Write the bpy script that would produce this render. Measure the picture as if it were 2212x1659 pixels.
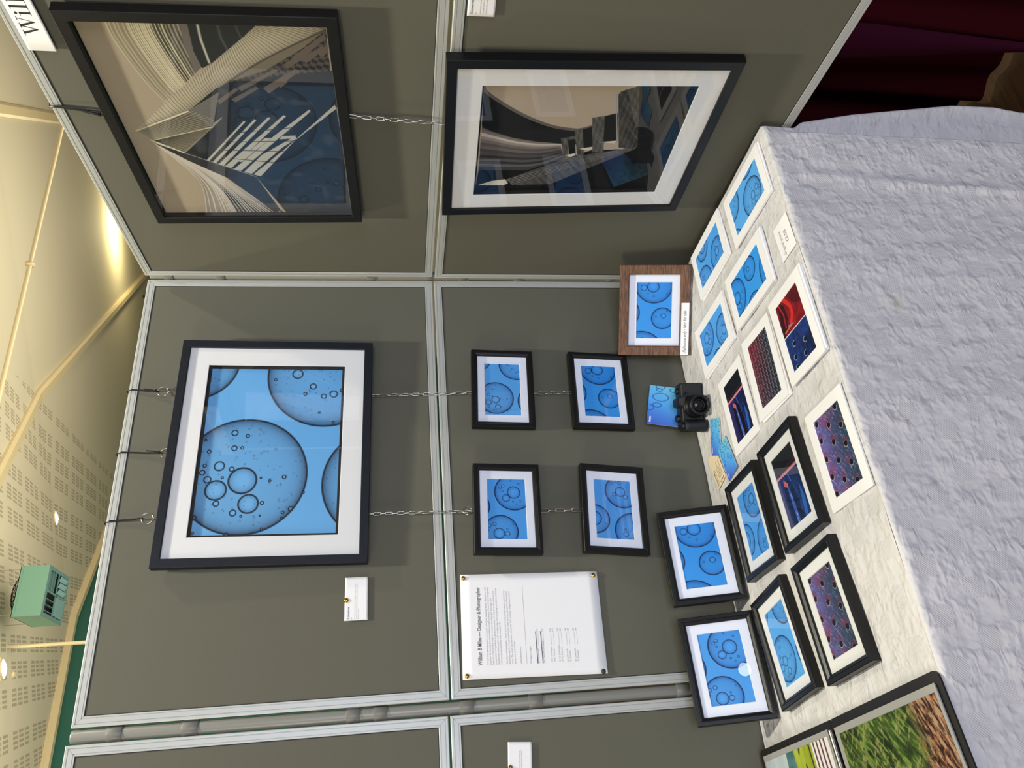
import bpy, math
import numpy as np
from mathutils import Matrix, Vector
from math import sin, cos, pi, radians

sc = bpy.context.scene
for o in list(bpy.data.objects):
    bpy.data.objects.remove(o)
COL = sc.collection

# ------------------------------------------------------------------ camera
CAMP = Vector((-1.18370, -1.62492, 1.44567))
cd = bpy.data.cameras.new('camera')
cam = bpy.data.objects.new('camera', cd)
COL.objects.link(cam)
right = Vector((-0.08302953, -0.12244178, -0.98899652))
down = Vector((-0.87891064, 0.47675794, 0.01476289))
fwd = Vector((0.46970435, 0.87046532, -0.14720037))
M = Matrix.Identity(4)
for i in range(3):
    M[i][0] = right[i]; M[i][1] = -down[i]; M[i][2] = -fwd[i]; M[i][3] = CAMP[i]
cam.matrix_world = M
cd.sensor_fit = 'HORIZONTAL'; cd.sensor_width = 36.0
cd.lens = 1655.13 / 2212 * 36.0
cd.clip_start = 0.05; cd.clip_end = 80
sc.camera = cam

# ------------------------------------------------------------------ view, world, lights
sc.view_settings.view_transform = 'Standard'
sc.view_settings.look = 'None'
sc.view_settings.gamma = 1
sc.view_settings.use_curve_mapping = False
sc.view_settings.exposure = 0.0
w = bpy.data.worlds.new('hall_air'); sc.world = w; w.use_nodes = True
w.node_tree.nodes['Background'].inputs[0].default_value = (0.62, 0.59, 0.53, 1)
w.node_tree.nodes['Background'].inputs[1].default_value = 0.42


def lamp(name, kind, loc, energy, color, target=None, size=None, sizey=None, spot=None, blend=.5):
    l = bpy.data.lights.new(name, kind)
    l.energy = energy; l.color = color
    if kind == 'AREA':
        l.shape = 'RECTANGLE'; l.size = size; l.size_y = sizey or size
    elif size is not None:
        l.shadow_soft_size = size
    if kind == 'SPOT':
        l.spot_size = radians(spot); l.spot_blend = blend
    o = bpy.data.objects.new(name, l); COL.objects.link(o)
    o.location = loc
    if target is not None:
        o.rotation_euler = (Vector(target) - Vector(loc)).to_track_quat('-Z', 'Y').to_euler()
    return o


# daylight from the windows of the hall, behind the camera
lamp('window_daylight', 'AREA', (-1.9, -5.4, 1.8), 152, (0.72, 0.79, 1.0), (-0.8, 0, 1.0), 2.2, 1.8)
# ceiling downlights over and behind the booth
lamp('downlight_over_table', 'SPOT', (-0.60, -0.60, 3.70), 240, (1.0, 0.965, 0.79), (-0.6, -0.45, 0.8), 0.05, spot=140, blend=.5)
lamp('downlight_behind_panels', 'SPOT', (-0.58, 0.74, 3.70), 70, (1.0, 0.86, 0.62), (-0.1, -0.5, 0.8), 0.04, spot=120, blend=.6)
lamp('downlight_right', 'SPOT', (0.99, -0.74, 3.70), 105, (1.0, 0.90, 0.72), (-0.5, -0.25, 0.8), 0.05, spot=120, blend=.6)
# unseen warm fill added far to the left, in place of hall lamps
lamp('warm_fill_left', 'AREA', (-4.8, -1.7, 2.7), 70, (1.0, 0.86, 0.62), (0, -0.5, 1.2), 1.6, 1.0)
# two unseen fills added to brighten the ceiling, then the hidden wall lamp
lamp('ceiling_fill', 'AREA', (3.3, 3.6, 1.9), 82, (1.0, 0.93, 0.77), (3.0, 4.8, 5.0), 1.6, 1.6)
lamp('ceiling_fill_left', 'AREA', (0.2, 2.4, 1.9), 90, (1.0, 0.95, 0.84), (0.6, 4.4, 5.0), 2.8, 2.2)
lamp('wall_uplight', 'POINT', (6.30, 7.45, 4.95), 70, (1.0, 0.88, 0.52), None, 0.12)


# ------------------------------------------------------------------ materials
def lin(c):
    return tuple((v / 255 / 12.92) if v / 255 <= 0.04045 else ((v / 255 + 0.055) / 1.055) ** 2.4 for v in c)


def mat(name, rgb=(200, 200, 200), rough=.6, metal=0, spec=.5, bump=None, var=None, coat=0, emit=None):
    """rgb as sRGB 0-255; bump=(scale, strength, distance); var=(scale, rgb2, detail)"""
    m = bpy.data.materials.new(name); m.use_nodes = True
    nt = m.node_tree; b = nt.nodes['Principled BSDF']
    b.inputs['Base Color'].default_value = (*lin(rgb), 1)
    b.inputs['Roughness'].default_value = rough
    b.inputs['Metallic'].default_value = metal
    b.inputs['Specular IOR Level'].default_value = spec
    b.inputs['Coat Weight'].default_value = coat
    tc = nt.nodes.new('ShaderNodeTexCoord')
    if var:
        n = nt.nodes.new('ShaderNodeTexNoise'); n.inputs['Scale'].default_value = var[0]
        n.inputs['Detail'].default_value = var[2] if len(var) > 2 else 4
        mp = nt.nodes.new('ShaderNodeMapping'); mp.inputs['Scale'].default_value = var[3] if len(var) > 3 else (1, 1, 1)
        nt.links.new(tc.outputs['Object'], mp.inputs[0]); nt.links.new(mp.outputs[0], n.inputs['Vector'])
        r = nt.nodes.new('ShaderNodeValToRGB')
        r.color_ramp.elements[0].position = .35; r.color_ramp.elements[1].position = .65
        r.color_ramp.elements[0].color = (*lin(rgb), 1); r.color_ramp.elements[1].color = (*lin(var[1]), 1)
        nt.links.new(n.outputs['Fac'], r.inputs['Fac']); nt.links.new(r.outputs[0], b.inputs['Base Color'])
    if bump:
        n = nt.nodes.new('ShaderNodeTexNoise'); n.inputs['Scale'].default_value = bump[0]; n.inputs['Detail'].default_value = 3
        nt.links.new(tc.outputs['Object'], n.inputs['Vector'])
        bp = nt.nodes.new('ShaderNodeBump'); bp.inputs['Strength'].default_value = bump[1]; bp.inputs['Distance'].default_value = bump[2]
        nt.links.new(n.outputs['Fac'], bp.inputs['Height']); nt.links.new(bp.outputs[0], b.inputs['Normal'])
    if emit:
        b.inputs['Emission Color'].default_value = (*lin(emit[0]), 1); b.inputs['Emission Strength'].default_value = emit[1]
    return m


MT = {}
MT['fabric'] = mat('grey_felt', (96, 95, 84), .95, spec=.1, bump=(1400, .2, .0006), var=(700, (100, 99, 88), 3))
MT['alu'] = mat('satin_aluminium', (182, 184, 180), .42, metal=.25, spec=.5)
MT['gap'] = mat('dark_gasket', (30, 32, 36), .8)
MT['grey_plastic'] = mat('grey_plastic', (126, 126, 120), .36, spec=.5)
MT['clip'] = mat('grey_clip_plastic', (112, 111, 105), .45)
MT['black_frame'] = mat('black_frame_paint', (9, 10, 12), .38, spec=.35)
MT['navy_frame'] = mat('black_grained_wood', (13, 17, 26), .5, spec=.3, var=(60, (20, 25, 36), 5, (1, 1, 14)), bump=(300, .2, .0006))
MT['dark_frame'] = mat('black_brown_frame', (15, 15, 14), .5, spec=.3, var=(60, (22, 21, 19), 5, (1, 14, 1)))
MT['wood_frame'] = mat('brown_wood_frame', (122, 82, 52), .6, var=(42, (72, 47, 31), 8, (1, 1, 7)), bump=(160, .4, .001))
MT['mat_white'] = mat('white_mat_board', (236, 235, 236), .9, spec=.15)
MT['mat_cool_lit'] = mat('white_mat_board_cool_lit', (238, 241, 254), .9, spec=.15)  # same white mats, with the cool light on them put into the colour
MT['mat_edge'] = mat('mat_bevel', (240, 240, 236), .9, spec=.1)
MT['mat_black'] = mat('black_mat_board', (16, 15, 14), .8)
MT['paper'] = mat('white_paper', (238, 238, 240), .85, spec=.15)
MT['cream_paper'] = mat('cream_card', (226, 208, 176), .8)
MT['ink'] = mat('black_ink', (24, 22, 24), .8)
MT['ink_grey'] = mat('grey_ink', (150, 150, 155), .8)
MT['ink_mid'] = mat('mid_grey_ink', (120, 120, 124), .8)
MT['ink_blue'] = mat('blue_black_marker', (26, 24, 48), .6)
MT['ink_white'] = mat('white_ink', (235, 238, 245), .7)
MT['chrome'] = mat('bright_steel', (188, 186, 176), .24, metal=1)
MT['brass'] = mat('brass', (190, 150, 70), .22, metal=1)
MT['tie'] = mat('black_nylon', (14, 14, 16), .4)
MT['cam_body'] = mat('camera_black', (9, 10, 11), .55, bump=(2500, .4, .0004))
MT['cam_smooth'] = mat('camera_black_smooth', (10, 11, 13), .4, spec=.35)
MT['cam_top'] = mat('camera_prism_plate', (46, 42, 36), .5)
MT['lens_glass'] = mat('lens_glass', (6, 7, 9), .2, spec=.3)
MT['back'] = mat('brown_backing', (70, 58, 44), .9)
MT['album'] = mat('album_black_cover', (20, 19, 20), .5, bump=(1800, .3, .0005))
MT['sleeve_grey'] = mat('grey_page', (150, 150, 146), .6)
MT['cream_wall'] = mat('cream_paint', (206, 196, 164), .8, spec=.2, bump=(30, .1, .002))
MT['cream_trim'] = mat('cream_gloss_trim', (218, 199, 152), .45)
MT['green_wall'] = mat('green_wall_paint', (38, 96, 80), .8)
MT['heater'] = mat('mint_enamel', (116, 158, 134), .45)
MT['heater_lv'] = mat('grey_green_enamel', (84, 114, 106), .5)
MT['dark'] = mat('dark_inside', (22, 24, 22), .8)
MT['louvre_blue'] = mat('louvre_enamel', (118, 148, 146), .5)
MT['curtain'] = mat('maroon_drape', (44, 5, 12), .95, spec=.05, bump=(500, .2, .001))
MT['curtain_lit'] = mat('maroon_drape_lit', (50, 12, 32), .95, spec=.05, bump=(500, .2, .001))  # maroon drape where a fold catches light, the light put into the colour
MT['floor'] = mat('brown_wood_floor', (92, 62, 34), .5, var=(9, (70, 46, 24), 6, (1, 14, 1)))
MT['table'] = mat('table_laminate', (190, 186, 176), .5)
MT['lamp_on'] = mat('lit_lamp', (255, 250, 225), .5, emit=((255, 250, 215), 14))
MT['lamp_cool'] = mat('lit_floodlight', (255, 250, 235), .5, emit=((255, 250, 235), 12))


def glass_mat():
    m = bpy.data.materials.new('picture_glass'); m.use_nodes = True
    nt = m.node_tree; nt.nodes.clear()
    out = nt.nodes.new('ShaderNodeOutputMaterial'); mx = nt.nodes.new('ShaderNodeMixShader')
    t = nt.nodes.new('ShaderNodeBsdfTransparent'); g = nt.nodes.new('ShaderNodeBsdfGlossy')
    g.inputs['Roughness'].default_value = 0.0; t.inputs[0].default_value = (.97, .98, .98, 1)
    f = nt.nodes.new('ShaderNodeFresnel'); ge = nt.nodes.new('ShaderNodeNewGeometry')
    mr = nt.nodes.new('ShaderNodeMapRange'); mr.inputs['To Min'].default_value = 1.6; mr.inputs['To Max'].default_value = 1 / 1.6
    nt.links.new(ge.outputs['Backfacing'], mr.inputs['Value']); nt.links.new(mr.outputs[0], f.inputs['IOR'])
    nt.links.new(f.outputs[0], mx.inputs[0]); nt.links.new(t.outputs[0], mx.inputs[1]); nt.links.new(g.outputs[0], mx.inputs[2])
    nt.links.new(mx.outputs[0], out.inputs[0])
    return m


MT['glass'] = glass_mat()


def print_mat(name, rough, spec):
    m = bpy.data.materials.new(name); m.use_nodes = True
    nt = m.node_tree; b = nt.nodes['Principled BSDF']
    a = nt.nodes.new('ShaderNodeVertexColor'); a.layer_name = 'ink'
    nt.links.new(a.outputs['Color'], b.inputs['Base Color'])
    b.inputs['Roughness'].default_value = rough; b.inputs['Specular IOR Level'].default_value = spec
    return m


MT['print'] = print_mat('photo_print', .6, .2)
MT['print_gloss'] = print_mat('gloss_photo_print', .3, .4)


def cloth_mat():
    m = bpy.data.materials.new('white_seersucker_cloth'); m.use_nodes = True
    nt = m.node_tree; N = nt.nodes; L = nt.links; b = N['Principled BSDF']
    b.inputs['Base Color'].default_value = (*lin((208, 206, 206)), 1); b.inputs['Roughness'].default_value = .85
    b.inputs['Specular IOR Level'].default_value = .15
    b.inputs['Sheen Weight'].default_value = .1
    uv = N.new('ShaderNodeUVMap'); uv.uv_map = 'cloth'

    def math(op, a, bb=None, c=None):
        n = N.new('ShaderNodeMath'); n.operation = op
        for i, v in enumerate((a, bb, c)):
            if v is None: continue
            if isinstance(v, (int, float)): n.inputs[i].default_value = v
            else: L.new(v, n.inputs[i])
        return n.outputs[0]
    s = N.new('ShaderNodeSeparateXYZ'); L.new(uv.outputs[0], s.inputs[0])
    u, v = s.outputs[0], s.outputs[1]
    row = math('FLOOR', math('DIVIDE', v, .058))
    us = math('ADD', math('DIVIDE', u, .07), math('MULTIPLY', math('MODULO', row, 2.0), .5))
    fu = math('ABSOLUTE', math('SUBTRACT', math('FRACT', us), .5))
    fv = math('ABSOLUTE', math('SUBTRACT', math('FRACT', math('DIVIDE', v, .058)), .5))
    sq = math('MULTIPLY', math('LESS_THAN', fu, .21), math('LESS_THAN', fv, .23))
    # woven honeycomb inside squares
    wv = math('MULTIPLY', math('SINE', math('MULTIPLY', u, 1500)), math('SINE', math('MULTIPLY', v, 1500)))
    wv = math('MULTIPLY', math('MULTIPLY', wv, .00042), sq)
    # puckers: soft ridges running out sideways between the woven squares
    mp = N.new('ShaderNodeMapping'); L.new(uv.outputs[0], mp.inputs[0])
    mp.inputs['Rotation'].default_value = (0, 0, radians(-20)); mp.inputs['Scale'].default_value = (36, 80, 1)
    n1 = N.new('ShaderNodeTexNoise'); n1.inputs['Scale'].default_value = 1; n1.inputs['Detail'].default_value = 1.5
    n1.inputs['Distortion'].default_value = .7
    L.new(mp.outputs[0], n1.inputs['Vector'])
    n3 = N.new('ShaderNodeTexNoise'); n3.inputs['Scale'].default_value = 30; L.new(uv.outputs[0], n3.inputs['Vector'])
    cu = math('MULTIPLY', math('ADD', math('COSINE', math('MULTIPLY', us, 12.566)), 1.6), .38)
    cu = math('SUBTRACT', 1.0, math('MULTIPLY', cu, .32))
    amp = math('MULTIPLY', math('MULTIPLY', cu, math('SUBTRACT', 1.0, math('MULTIPLY', sq, .75))), math('MAXIMUM', math('MULTIPLY', math('SUBTRACT', n3.outputs['Fac'], .36), 3.2), .08))
    p = math('MULTIPLY', math('MULTIPLY', n1.outputs['Fac'], amp), .0110)
    n2 = N.new('ShaderNodeTexNoise'); n2.inputs['Scale'].default_value = 26; n2.inputs['Detail'].default_value = 2.5
    L.new(uv.outputs[0], n2.inputs['Vector'])
    h = math('ADD', math('ADD', p, wv), math('MULTIPLY', n2.outputs['Fac'], .0075))
    # one old pale stain on the drop
    du = math('SUBTRACT', u, -.4905); dv = math('SUBTRACT', v, .144)
    dd = math('SQRT', math('ADD', math('MULTIPLY', du, du), math('MULTIPLY', dv, dv)))
    st = math('MULTIPLY', math('SUBTRACT', 1.0, math('SMOOTH_MIN', math('DIVIDE', dd, .017), 1.0, .25)), .9)
    mxs = N.new('ShaderNodeMix'); mxs.data_type = 'RGBA'; L.new(st, mxs.inputs[0]); mxs.clamp_factor = True
    mxs.inputs[6].default_value = (*lin((208, 206, 206)), 1); mxs.inputs[7].default_value = (*lin((186, 186, 168)), 1)
    L.new(mxs.outputs[2], b.inputs['Base Color'])
    bp = N.new('ShaderNodeBump'); bp.inputs['Strength'].default_value = .8; bp.inputs['Distance'].default_value = 1.0
    L.new(h, bp.inputs['Height']); L.new(bp.outputs[0], b.inputs['Normal'])
    return m


MT['cloth'] = cloth_mat()


def ceiling_mat():
    """cream plaster; punched acoustic tiles (3 x 3 clusters of small slots per 0.6 m tile) over part of it"""
    m = bpy.data.materials.new('cream_acoustic_ceiling'); m.use_nodes = True
    nt = m.node_tree; N = nt.nodes; L = nt.links; b = N['Principled BSDF']
    b.inputs['Roughness'].default_value = .85; b.inputs['Specular IOR Level'].default_value = .15
    tc = N.new('ShaderNodeTexCoord')
    mp = N.new('ShaderNodeMapping'); mp.inputs['Rotation'].default_value = (0, 0, radians(10)); L.new(tc.outputs['Object'], mp.inputs[0])
    s = N.new('ShaderNodeSeparateXYZ'); L.new(mp.outputs[0], s.inputs[0])

    def math(op, a, bb=None):
        n = N.new('ShaderNodeMath'); n.operation = op
        for i, v in enumerate((a, bb)):
            if v is None: continue
            if isinstance(v, (int, float)): n.inputs[i].default_value = v
            else: L.new(v, n.inputs[i])
        return n.outputs[0]

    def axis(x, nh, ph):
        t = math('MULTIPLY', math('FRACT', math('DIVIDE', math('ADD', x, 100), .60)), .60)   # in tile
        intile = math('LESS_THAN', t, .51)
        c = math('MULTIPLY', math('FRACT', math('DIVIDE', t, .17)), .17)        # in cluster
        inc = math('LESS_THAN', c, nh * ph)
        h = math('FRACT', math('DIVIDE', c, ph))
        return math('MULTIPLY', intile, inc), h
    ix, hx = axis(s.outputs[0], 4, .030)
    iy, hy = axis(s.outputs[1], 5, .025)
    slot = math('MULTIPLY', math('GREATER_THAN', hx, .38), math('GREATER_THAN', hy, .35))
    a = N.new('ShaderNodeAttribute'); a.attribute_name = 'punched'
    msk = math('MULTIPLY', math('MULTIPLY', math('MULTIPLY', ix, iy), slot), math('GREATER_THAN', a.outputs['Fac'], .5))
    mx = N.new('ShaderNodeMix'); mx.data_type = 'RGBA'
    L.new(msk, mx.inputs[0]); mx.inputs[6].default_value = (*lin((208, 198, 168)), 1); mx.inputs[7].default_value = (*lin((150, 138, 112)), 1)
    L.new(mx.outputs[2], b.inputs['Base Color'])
    return m


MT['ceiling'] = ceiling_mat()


# ------------------------------------------------------------------ object helpers
def tag(o, label=None, cat=None, group=None, kind=None):
    if label: o['label'] = label
    if cat: o['category'] = cat
    if group: o['group'] = group
    if kind: o['kind'] = kind
    return o


def thing(name, label, cat, mw=None, group=None):
    o = bpy.data.objects.new(name, None); COL.objects.link(o)
    o.empty_display_size = .05
    if mw is not None: o.matrix_world = mw
    return tag(o, label, cat, group)


def place(o, mw): o.matrix_world = mw


def axes(origin, ex, ez):
    """matrix with local x, z given and local y = z cross x"""
    ex = Vector(ex).normalized(); ez = Vector(ez).normalized(); ey = ez.cross(ex)
    m = Matrix.Identity(4)
    for i in range(3):
        m[i][0] = ex[i]; m[i][1] = ey[i]; m[i][2] = ez[i]; m[i][3] = origin[i]
    return m


class MB:
    """collects polygons; local coordinates"""
    def __init__(s): s.v = []; s.f = []; s.mi = []; s.m = 0; s.sm = []; s.smooth = False

    def add(s, vs, fs, M=None):
        o = len(s.v)
        for p in vs:
            s.v.append(tuple(M @ Vector(p)) if M is not None else tuple(p))
        for f in fs:
            s.f.append(tuple(i + o for i in f)); s.mi.append(s.m); s.sm.append(s.smooth)

    def box(s, lo, hi, M=None, bev=0):
        x0, y0, z0 = lo; x1, y1, z1 = hi
        if bev <= 0:
            s.add([(x0, y0, z0), (x1, y0, z0), (x1, y1, z0), (x0, y1, z0), (x0, y0, z1), (x1, y0, z1), (x1, y1, z1), (x0, y1, z1)],
                  [(3, 2, 1, 0), (4, 5, 6, 7), (0, 1, 5, 4), (1, 2, 6, 5), (2, 3, 7, 6), (3, 0, 4, 7)], M)
            return
        b = bev; sm = s.smooth

        def ring(z, i):
            return [(x0 + i, y0, z), (x1 - i, y0, z), (x1, y0 + i, z), (x1, y1 - i, z), (x1 - i, y1, z), (x0 + i, y1, z), (x0, y1 - i, z), (x0, y0 + i, z)]

        def ins(z):
            return [(x0 + b, y0 + b, z), (x1 - b, y0 + b, z), (x1 - b, y0 + b, z), (x1 - b, y1 - b, z), (x1 - b, y1 - b, z), (x0 + b, y1 - b, z), (x0 + b, y1 - b, z), (x0 + b, y0 + b, z)]
        R = [ins(z0), ring(z0 + b, b), ring(z1 - b, b), ins(z1)]
        s.loft(R, True, M)
        s.add([(x0 + b, y0 + b, z0), (x0 + b, y1 - b, z0), (x1 - b, y1 - b, z0), (x1 - b, y0 + b, z0)], [(0, 1, 2, 3)], M)
        s.add([(x0 + b, y0 + b, z1), (x1 - b, y0 + b, z1), (x1 - b, y1 - b, z1), (x0 + b, y1 - b, z1)], [(0, 1, 2, 3)], M)

    def loft(s, rings, closed=True, M=None):
        n = len(rings[0]); vs = [p for r in rings for p in r]; fs = []
        for i in range(len(rings) - 1):
            for j in range(n if closed else n - 1):
                k = (j + 1) % n
                fs.append((i * n + j, i * n + k, (i + 1) * n + k, (i + 1) * n + j))
        s.add(vs, fs, M)

    def lathe(s, prof, n=24, M=None, cap=True):
        """prof: list of (r, z) around local z"""
        R = [[(r * cos(2 * pi * k / n), r * sin(2 * pi * k / n), z) for k in range(n)] for r, z in prof]
        s.loft(R, True, M)
        if cap:
            for q, rev in ((R[0], True), (R[-1], False)):
                f = tuple(range(n)); s.add(q, [f[::-1] if rev else f], M)

    def tube(s, pts, r, n=8, closed=False, M=None, cap=True, flat=1.0):
        P = [Vector(p) for p in pts]; N = len(P); rings = []
        up = None
        for i, p in enumerate(P):
            if closed: t = P[(i + 1) % N] - P[i - 1]
            else: t = P[min(i + 1, N - 1)] - P[max(i - 1, 0)]
            t.normalize()
            if up is None:
                up = Vector((0, 0, 1)) if abs(t.z) < .9 else Vector((1, 0, 0))
            a = t.cross(up)
            if a.length < 1e-6: a = t.cross(Vector((0, 1, 0)))
            a.normalize(); bb = a.cross(t).normalized(); up = bb
            rings.append([tuple(p + a * (r * cos(2 * pi * k / n)) + bb * (r * flat * sin(2 * pi * k / n))) for k in range(n)])
        if closed: rings.append(rings[0])
        s.loft(rings, True, M)
        if cap and not closed:
            f = tuple(range(n)); s.add(rings[0], [f[::-1]], M); s.add(rings[-1], [f], M)

    def poly(s, pts, M=None): s.add(pts, [tuple(range(len(pts)))], M)

    def build(s, name, mats, parent=None, mw=None, smooth_angle=None):
        me = bpy.data.meshes.new(name); me.from_pydata(s.v, [], s.f)
        if not isinstance(mats, (list, tuple)): mats = [mats]
        for m in mats: me.materials.append(m)
        me.polygons.foreach_set('material_index', s.mi)
        me.polygons.foreach_set('use_smooth', s.sm)
        me.update(); me.validate()
        o = bpy.data.objects.new(name, me); COL.objects.link(o)
        if parent is not None: o.parent = parent
        if mw is not None: o.matrix_world = mw
        return o


def copy_tree(o, parent=None):
    c = o.copy(); COL.objects.link(c)
    if parent is not None:
        c.parent = parent
    for ch in list(o.children):
        k = copy_tree(ch, c); k.matrix_parent_inverse = ch.matrix_parent_inverse.copy(); k.matrix_basis = ch.matrix_basis.copy()
    return c


def text_mesh(txt, size, shear=0, bold=0, align='LEFT', sx=1.0, fitw=None):
    cu = bpy.data.curves.new('t', 'FONT'); cu.body = txt; cu.size = size; cu.shear = shear
    cu.offset = bold; cu.align_x = align; cu.resolution_u = 3
    o = bpy.data.objects.new('t', cu); COL.objects.link(o)
    dg = bpy.context.evaluated_depsgraph_get(); me = bpy.data.meshes.new_from_object(o.evaluated_get(dg))
    vs = [(v.co.x * sx, v.co.y) for v in me.vertices]; fs = [tuple(p.vertices) for p in me.polygons]
    if fitw:
        k = fitw / max(a for a, b in vs); vs = [(a * k, b) for a, b in vs]
    bpy.data.objects.remove(o); bpy.data.curves.remove(cu); bpy.data.meshes.remove(me)
    return vs, fs


def put_text(mb, txt, x, z, size, y=-.0004, **k):
    """writes on the local xz plane (z up), facing -y"""
    vs, fs = text_mesh(txt, size, **k)
    mb.add([(x + a, y, z + b) for a, b in vs], fs)
# ------------------------------------------------------------------ picture designs (fractions of width and height, from the top left)
P1b = [[0.336,0.321,0.4483],[0.962,0.871,0.442],[1.044,-0.125,0.3281],[0.285,1.329,0.4445]]
P1s = [[0.306,0.314,0.1015],[0.252,0.134,0.0755],[0.173,0.37,0.0721],[0.391,0.141,0.037],[0.177,0.147,0.0221],[0.373,0.23,0.0185],[0.123,0.27,0.0241],[0.313,0.068,0.0268],[0.354,0.027,0.0205],[0.395,0.038,0.0141],[0.477,0.056,0.0143],[0.59,0.225,0.0237],[0.571,0.32,0.0147],[0.497,0.233,0.0211],[0.499,0.289,0.0123],[0.325,0.608,0.0154],[0.142,0.67,0.0182],[0.235,0.751,0.0109],[0.177,0.466,0.0139],[0.122,0.616,0.0117],[0.969,0.653,0.0412],[0.887,0.777,0.0253],[0.838,0.72,0.0143],[0.823,0.862,0.0203],[0.838,0.937,0.03],[0.93,0.487,0.012],[0.717,0.834,0.0094],[0.656,0.944,0.0094],[0.863,1.006,0.0206],[0.099,0.009,0.0176],[0.003,0.241,0.0164],[0.016,0.012,0.0102],[0.324,0.171,0.0097],[0.303,0.507,0.0098],[0.321,0.443,0.0076],[0.104,0.328,0.0084],[0.032,0.479,0.0094],[0.091,0.611,0.0095],[0.106,0.459,0.0063],[0.547,0.022,0.01]]
P2b = [[0.917,0.49,0.4691],[0.365,0.717,0.282],[0.458,-0.273,0.3938],[-0.213,0.18,0.5677]]
P2s = [[0.9,0.47,0.1539],[0.879,0.229,0.0855],[0.409,0.742,0.0691],[0.392,0.546,0.0225],[0.491,0.839,0.0207],[0.011,0.059,0.0435],[0.024,0.195,0.0313],[0.739,0.485,0.0257],[0.783,0.338,0.0171],[0.768,0.836,0.0291],[0.987,0.681,0.0171],[0.992,0.252,0.0205]]
P3b = [[0.764,0.678,0.4557],[0.142,0.344,0.3984],[0.533,-0.29,0.3798],[-0.037,1.038,0.0962]]
P3s = [[0.76,0.674,0.1534],[0.668,0.485,0.0886],[0.863,0.416,0.0394],[0.831,0.353,0.0322],[0.779,0.406,0.025],[0.986,0.644,0.0289],[0.951,0.606,0.0216],[0.9,0.796,0.0216],[0.623,0.813,0.0249],[0.611,0.651,0.0213],[0.573,0.732,0.0177],[0.114,0.301,0.1305],[0.11,0.495,0.0585],[0.26,0.195,0.045],[0.233,0.073,0.0449],[0.164,0.027,0.0412],[0.179,0.491,0.0207],[0.26,0.635,0.0174]]
P4b = [[0.791,0.743,0.4198],[0.33,0.026,0.3566],[0.161,0.968,0.4598]]
P4s = [[0.789,0.694,0.1238],[0.708,0.819,0.0562],[0.743,0.541,0.0486],[0.919,0.469,0.0414],[0.954,0.568,0.0415],[0.935,0.687,0.0453],[0.34,0.009,0.1785],[0.257,0.302,0.0219],[0.11,0.764,0.0655],[0.164,0.845,0.0329],[0.183,0.759,0.0292],[0.308,0.989,0.0516],[0.198,0.936,0.0293],[0.085,1.012,0.0911],[0.046,0.858,0.0218]]
P8h = [[0.95,0.84],[0.82,0.48],[0.94,0.1],[0.71,0.85],[0.6,0.47],[0.72,0.09],[0.48,0.82],[0.37,0.44],[0.48,0.08],[0.25,0.81],[0.25,0.09],[0.13,0.44],[0.03,0.81],[0.04,0.07]]
P5h = [[0.24,0.71],[0.33,0.31],[0.16,0.21],[0.08,0.6],[0.02,0.18]]
P5l = [[0.5,0.04],[0.49,1.02],[0.58,0.17],[0.97,0.16],[0.94,0.42],[0.73,0.6],[0.66,0.46],[0.73,0.16]]
R1 = {"c_out":[[1.002,0.127],[0.934,0.125],[0.821,0.153],[0.711,0.194],[0.642,0.231]],"c_in":[[1.002,0.416],[0.951,0.415],[0.88,0.424],[0.799,0.437]],"gray0":[[1.002,0.416],[1.003,0.444],[0.874,0.431],[0.805,0.445],[0.779,0.407],[0.904,0.4]],"thin":[[1.004,0.484],[0.923,0.476],[0.825,0.481]],"thin2":[[1.005,0.561],[0.93,0.56],[0.882,0.573]],"thin3":[[1.007,0.633],[0.967,0.634],[0.932,0.642]],"dark":[[1.003,0.444],[1.003,0.742],[0.938,0.656],[0.825,0.494],[0.799,0.443],[0.874,0.431]],"ribs":[[0.495,0.047],[0.678,0.274],[0.825,0.494],[0.938,0.656],[1.0,0.741],[1.0,1.0],[0.974,0.999],[0.893,0.886],[0.796,0.713],[0.741,0.543],[0.714,0.492],[0.597,0.316]],"ribtop":[[0.495,0.047],[0.678,0.274],[0.825,0.494],[0.938,0.656],[1.0,0.741]],"riblow":[[0.495,0.047],[0.597,0.316],[0.721,0.506],[0.847,0.724],[0.974,0.999]],"low1":[[0.597,0.316],[0.721,0.506],[0.847,0.724],[0.974,0.999],[0.773,0.993],[0.713,0.479]],"mid":[[0.495,0.047],[0.597,0.316],[0.518,0.403],[0.445,0.107]],"mid2":[[0.597,0.316],[0.713,0.479],[0.714,0.536],[0.701,0.564],[0.518,0.403]],"blk":[[0.713,0.479],[0.799,1.003],[0.633,1.008],[0.235,0.535],[0.376,0.223],[0.518,0.403]],"sp":[[0.445,0.093],[0.518,0.403],[0.376,0.223]],"spl":[[0.445,0.093],[0.376,0.223]],"win0":[[0.518,0.403],[0.644,0.517],[0.662,1.011],[0.235,0.543],[0.376,0.223]],"band":[[0.429,0.101],[0.376,0.223],[0.29,0.413],[0.235,0.535],[0.013,0.614],[-0.007,0.579],[0.095,0.502],[0.228,0.388],[0.277,0.31],[0.334,0.223]],"bl_out":[[0.429,0.101],[0.351,0.16],[0.247,0.223],[0.156,0.244],[0.001,0.215]],"bl_in":[[0.343,0.226],[0.277,0.31],[0.219,0.393],[0.095,0.51],[-0.008,0.641]]}
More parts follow.
